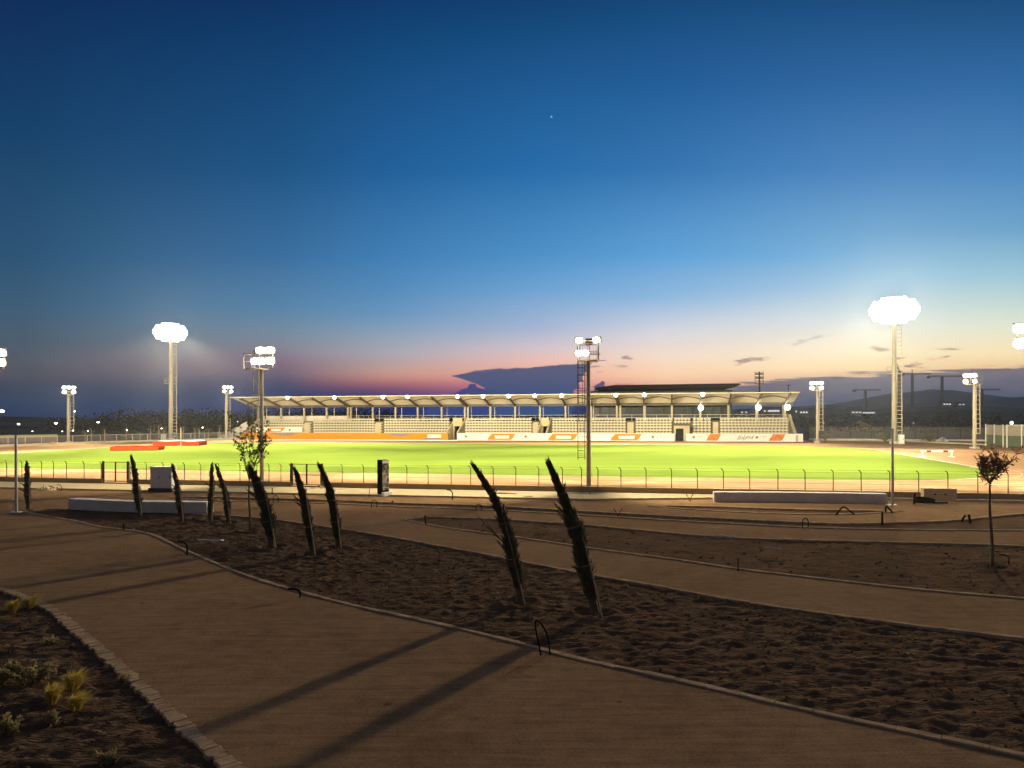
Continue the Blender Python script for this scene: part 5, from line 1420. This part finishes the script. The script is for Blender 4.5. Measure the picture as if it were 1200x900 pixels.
def cloud(col, top, bot, c_top, c_bot, jt=3.0, jb=3.0, soft=0.8, alpha=1.0, grad=(0,60), js=0.0):
    t_, inx = curve(top)
    m_ = smooth(MATH('SUBTRACT', MATH('ADD', MATH('ADD', t_, MATH('MULTIPLY', streaks, js)), MATH('MULTIPLY', cnz, jt)), sy), -soft, soft)
    if bot:
        b_, _ = curve(bot); m_ = MATH('MULTIPLY', m_, smooth(MATH('SUBTRACT', sy, MATH('ADD', b_, MATH('MULTIPLY', cnz, jb))), -soft, soft))
    m_ = MATH('MULTIPLY', MATH('MULTIPLY', m_, inx), alpha)
    return mixc(m_, col, mixc(MATH('ADD',linmap(sy,*grad),MATH('MULTIPLY',cnz,0.9),True), lin(c_bot), lin(c_top)))
# right-hand bank
col = cloud(col, [(690,474),(740,469),(800,462),(850,455),(870,452),(900,447.5),(930,444),(960,442),(1000,439),(1050,436.5),(1100,435),(1150,432.5),(1200,430),(1300,424),(1500,430)], None, (120,115,124), (78,88,108), 6, 0, 2.6, 0.95, (8,48), 26.0)
# low band, left of the anvil
col = cloud(col, [(500,468),(520,463),(532,460.5),(545,455),(551,450.5),(556,449.5),(558.5,454.5),(566,456),(574,455.5),(590,461),(620,466)], None, (92,84,122), (66,80,124), 1.2, 0, 0.5)
# the anvil
col = cloud(col, [(530,440.3),(545,436.5),(560,434),(580,432),(600,431.5),(622,431),(640,428.5),(660,427),(680,426),(694,425.5)],
                 [(530,441),(540,443.5),(552,447.5),(562,451.5),(568,454.5),(575,500),(668,500),(673,462),(680,449),(687,436),(694,426)], (86,93,120), (72,90,124), 4.0, 4.5, 1.0, 0.96, (25,58))
# small puff right of the near mast
col = cloud(col, [(690,466),(695,458),(699,452),(702,447.5),(705,446),(708,448),(711,453),(716,459),(725,464)], None, (104,92,118), (84,84,116), 2.0, 0, 0.6)
def wisp(col, px, py, w, h, tilt, c, a=0.8):
    x0, y0 = unroll(px,py); dx = MATH('SUBTRACT',sx,x0); dy = MATH('SUBTRACT',MATH('SUBTRACT',sy,y0),MATH('MULTIPLY',dx,tilt))
    q = MATH('ADD', MATH('POWER',MATH('ABSOLUTE',MATH('DIVIDE',dx,w)),2.0), MATH('POWER',MATH('ABSOLUTE',MATH('DIVIDE',dy,h)),2.0))
    m_ = MATH('MULTIPLY', smooth(MATH('ADD', MATH('SUBTRACT',1.0,q), MATH('MULTIPLY',cnz,6.0)), 0.0, 1.6), a)
    return mixc(m_, col, lin(c))
for args in ((884,421,22,4.0,0.12,(150,130,120)),(870,426,14,2.5,0.3,(185,160,140),0.6),(958,396.5,24,3,0.10,(150,155,165),0.7),(940,401,14,2,0.25,(190,185,180),0.5),(1032,409,15,4.0,-0.1,(165,150,125)),(1048,420,15,2,0.08,(120,105,95)),(1110,409,22,1.8,0.0,(165,150,125)),(1091,421,9,3,0.05,(135,120,110)),(1106,418.5,9,2.6,0.1,(130,115,105)),(1066,429,14,3.2,0.15,(140,122,110)),(1082,432,18,2.2,-0.12,(125,108,100)),(1074,424,8,2,0.3,(170,150,125),0.6),(985,442.5,15,2.4,0.0,(95,85,95),0.9),(1015,436,40,1.4,-0.01,(150,125,110),0.7),(735,419.5,8,3.5,-0.15,(120,100,115)),(727,429.5,11,2.2,-0.05,(165,130,130)),(700,436,9,1.5,0.1,(110,90,115)),(706,422.5,8,1.0,0,(130,105,120)),(735,450,28,1.5,0.05,(185,120,125),0.7),(690,430,20,1.5,0.05,(110,95,125),0.7),(560,435,40,1.2,0.1,(150,125,150),0.5),(905,450,50,2,0.05,(120,95,110),0.7),(1160,434,50,2.5,0.03,(120,105,105),0.7),(115,440,12,1.5,0,(60,60,85),0.6)):
    col = wisp(col, *args)
# the one bright planet
x0, y0 = unroll(646.2,136.8)
pd = MATH('ADD', MATH('POWER',MATH('ABSOLUTE',MATH('SUBTRACT',sx,x0)),2.0), MATH('POWER',MATH('ABSOLUTE',MATH('SUBTRACT',sy,y0)),2.0))
col = mixc(smooth(pd, 1.6, 0.2) if False else MATH('LESS_THAN', pd, 1.3), col, lin((130,185,235)))
# night side of the sky, behind and to the sides
nr = nt.nodes.new('ShaderNodeValToRGB'); L_.new(MATH('MAXIMUM',Z,0.0), nr.inputs['Fac'])
nr.color_ramp.elements[0].position = 0.0; nr.color_ramp.elements[0].color = (*lin((120,114,114)),1); nr.color_ramp.elements[1].position = 0.6; nr.color_ramp.elements[1].color = (*lin((58,67,88)),1)
az = MATH('ARCTAN2', X, Yd)
col = mixc(MATH('MAXIMUM', smooth(MATH('ABSOLUTE',az), R(44), R(80)), smooth(Z, 0.55, 0.8)), col, nr.outputs['Color'])
# the sky above the haze: the measured colours with the near air taken out of them
Lh = MATH('MULTIPLY', MATH('MINIMUM', MATH('MINIMUM', MATH('DIVIDE', 186.0, MATH('MAXIMUM', Z, 0.001)), MATH('DIVIDE', 3300.0, ysafe)), 4200.0), smooth(Yd, 0.1, 0.5))
Tt = MATH('EXPONENT', MATH('MULTIPLY', Lh, -HAZE))
def vmath(op, a, b):
    n = nt.nodes.new('ShaderNodeVectorMath'); n.operation = op
    for k,v in enumerate((a,b)):
        if isinstance(v,tuple): n.inputs[k].default_value = v
        elif v is not None: L_.new(v, n.inputs[k])
    return n
AIRC = mixc(linmap(sx,0,400.0), mixc(linmap(sx,-600.0,0.0),(0.055,0.075,0.10),(0.12,0.125,0.13)), (0.17,0.17,0.16))
cmbT = nt.nodes.new('ShaderNodeCombineXYZ')
for k in range(3): L_.new(Tt, cmbT.inputs[k])
oneT = vmath('SUBTRACT', (1,1,1), cmbT.outputs[0]).outputs[0]
airv = vmath('MULTIPLY', oneT, AIRC).outputs[0]
sub = vmath('SUBTRACT', col, airv).outputs[0]
div = vmath('DIVIDE', sub, cmbT.outputs[0]).outputs[0]
col = vmath('MAXIMUM', div, (0.0008,0.0008,0.0008)).outputs[0]
bg = nt.nodes.new('ShaderNodeBackground'); L_.new(col, bg.inputs['Color']); bg.inputs['Strength'].default_value = 1.0
wo = nt.nodes.new('ShaderNodeOutputWorld'); L_.new(bg.outputs[0], wo.inputs['Surface'])

if HAZE:
    hm = bpy.data.materials.new('haze_air'); hm.use_nodes = True; hn = hm.node_tree; hn.nodes.clear()
    pv_ = hn.nodes.new('ShaderNodeVolumePrincipled'); pv_.inputs['Density'].default_value = HAZE; pv_.inputs['Color'].default_value = (0.80,0.86,0.95,1); pv_.inputs['Anisotropy'].default_value = 0.6
    ho = hn.nodes.new('ShaderNodeOutputMaterial'); hn.links.new(pv_.outputs[0], ho.inputs['Volume'])
    hz = MB().box(-3400,3400,-190,3300,-1.5,190).build('haze', hm); tag(hz, kind='stuff')
# ------------------------------------------------------------------ camera and render settings
cam = bpy.data.cameras.new('camera'); co = bpy.data.objects.new('camera', cam); C.objects.link(co)
co.location = (0,0,H_CAM); co.rotation_euler = (PI/2, ROLL, 0)
cam.sensor_width = 36; cam.lens = FPX/1200*36; cam.shift_y = 37/1200; cam.clip_start = 0.1; cam.clip_end = 20000
scene.camera = co
scene.render.engine = 'CYCLES'
cy = scene.cycles
cy.use_denoising = True; cy.max_bounces = 5; cy.diffuse_bounces = 3; cy.glossy_bounces = 2; cy.transparent_max_bounces = 8
cy.sample_clamp_indirect = 2.0; cy.sample_clamp_direct = 12.0; cy.use_light_tree = True; cy.caustics_reflective = False; cy.caustics_refractive = False
scene.view_settings.view_transform = 'Standard'; scene.view_settings.look = 'None'; scene.view_settings.exposure = 0; scene.view_settings.gamma = 1
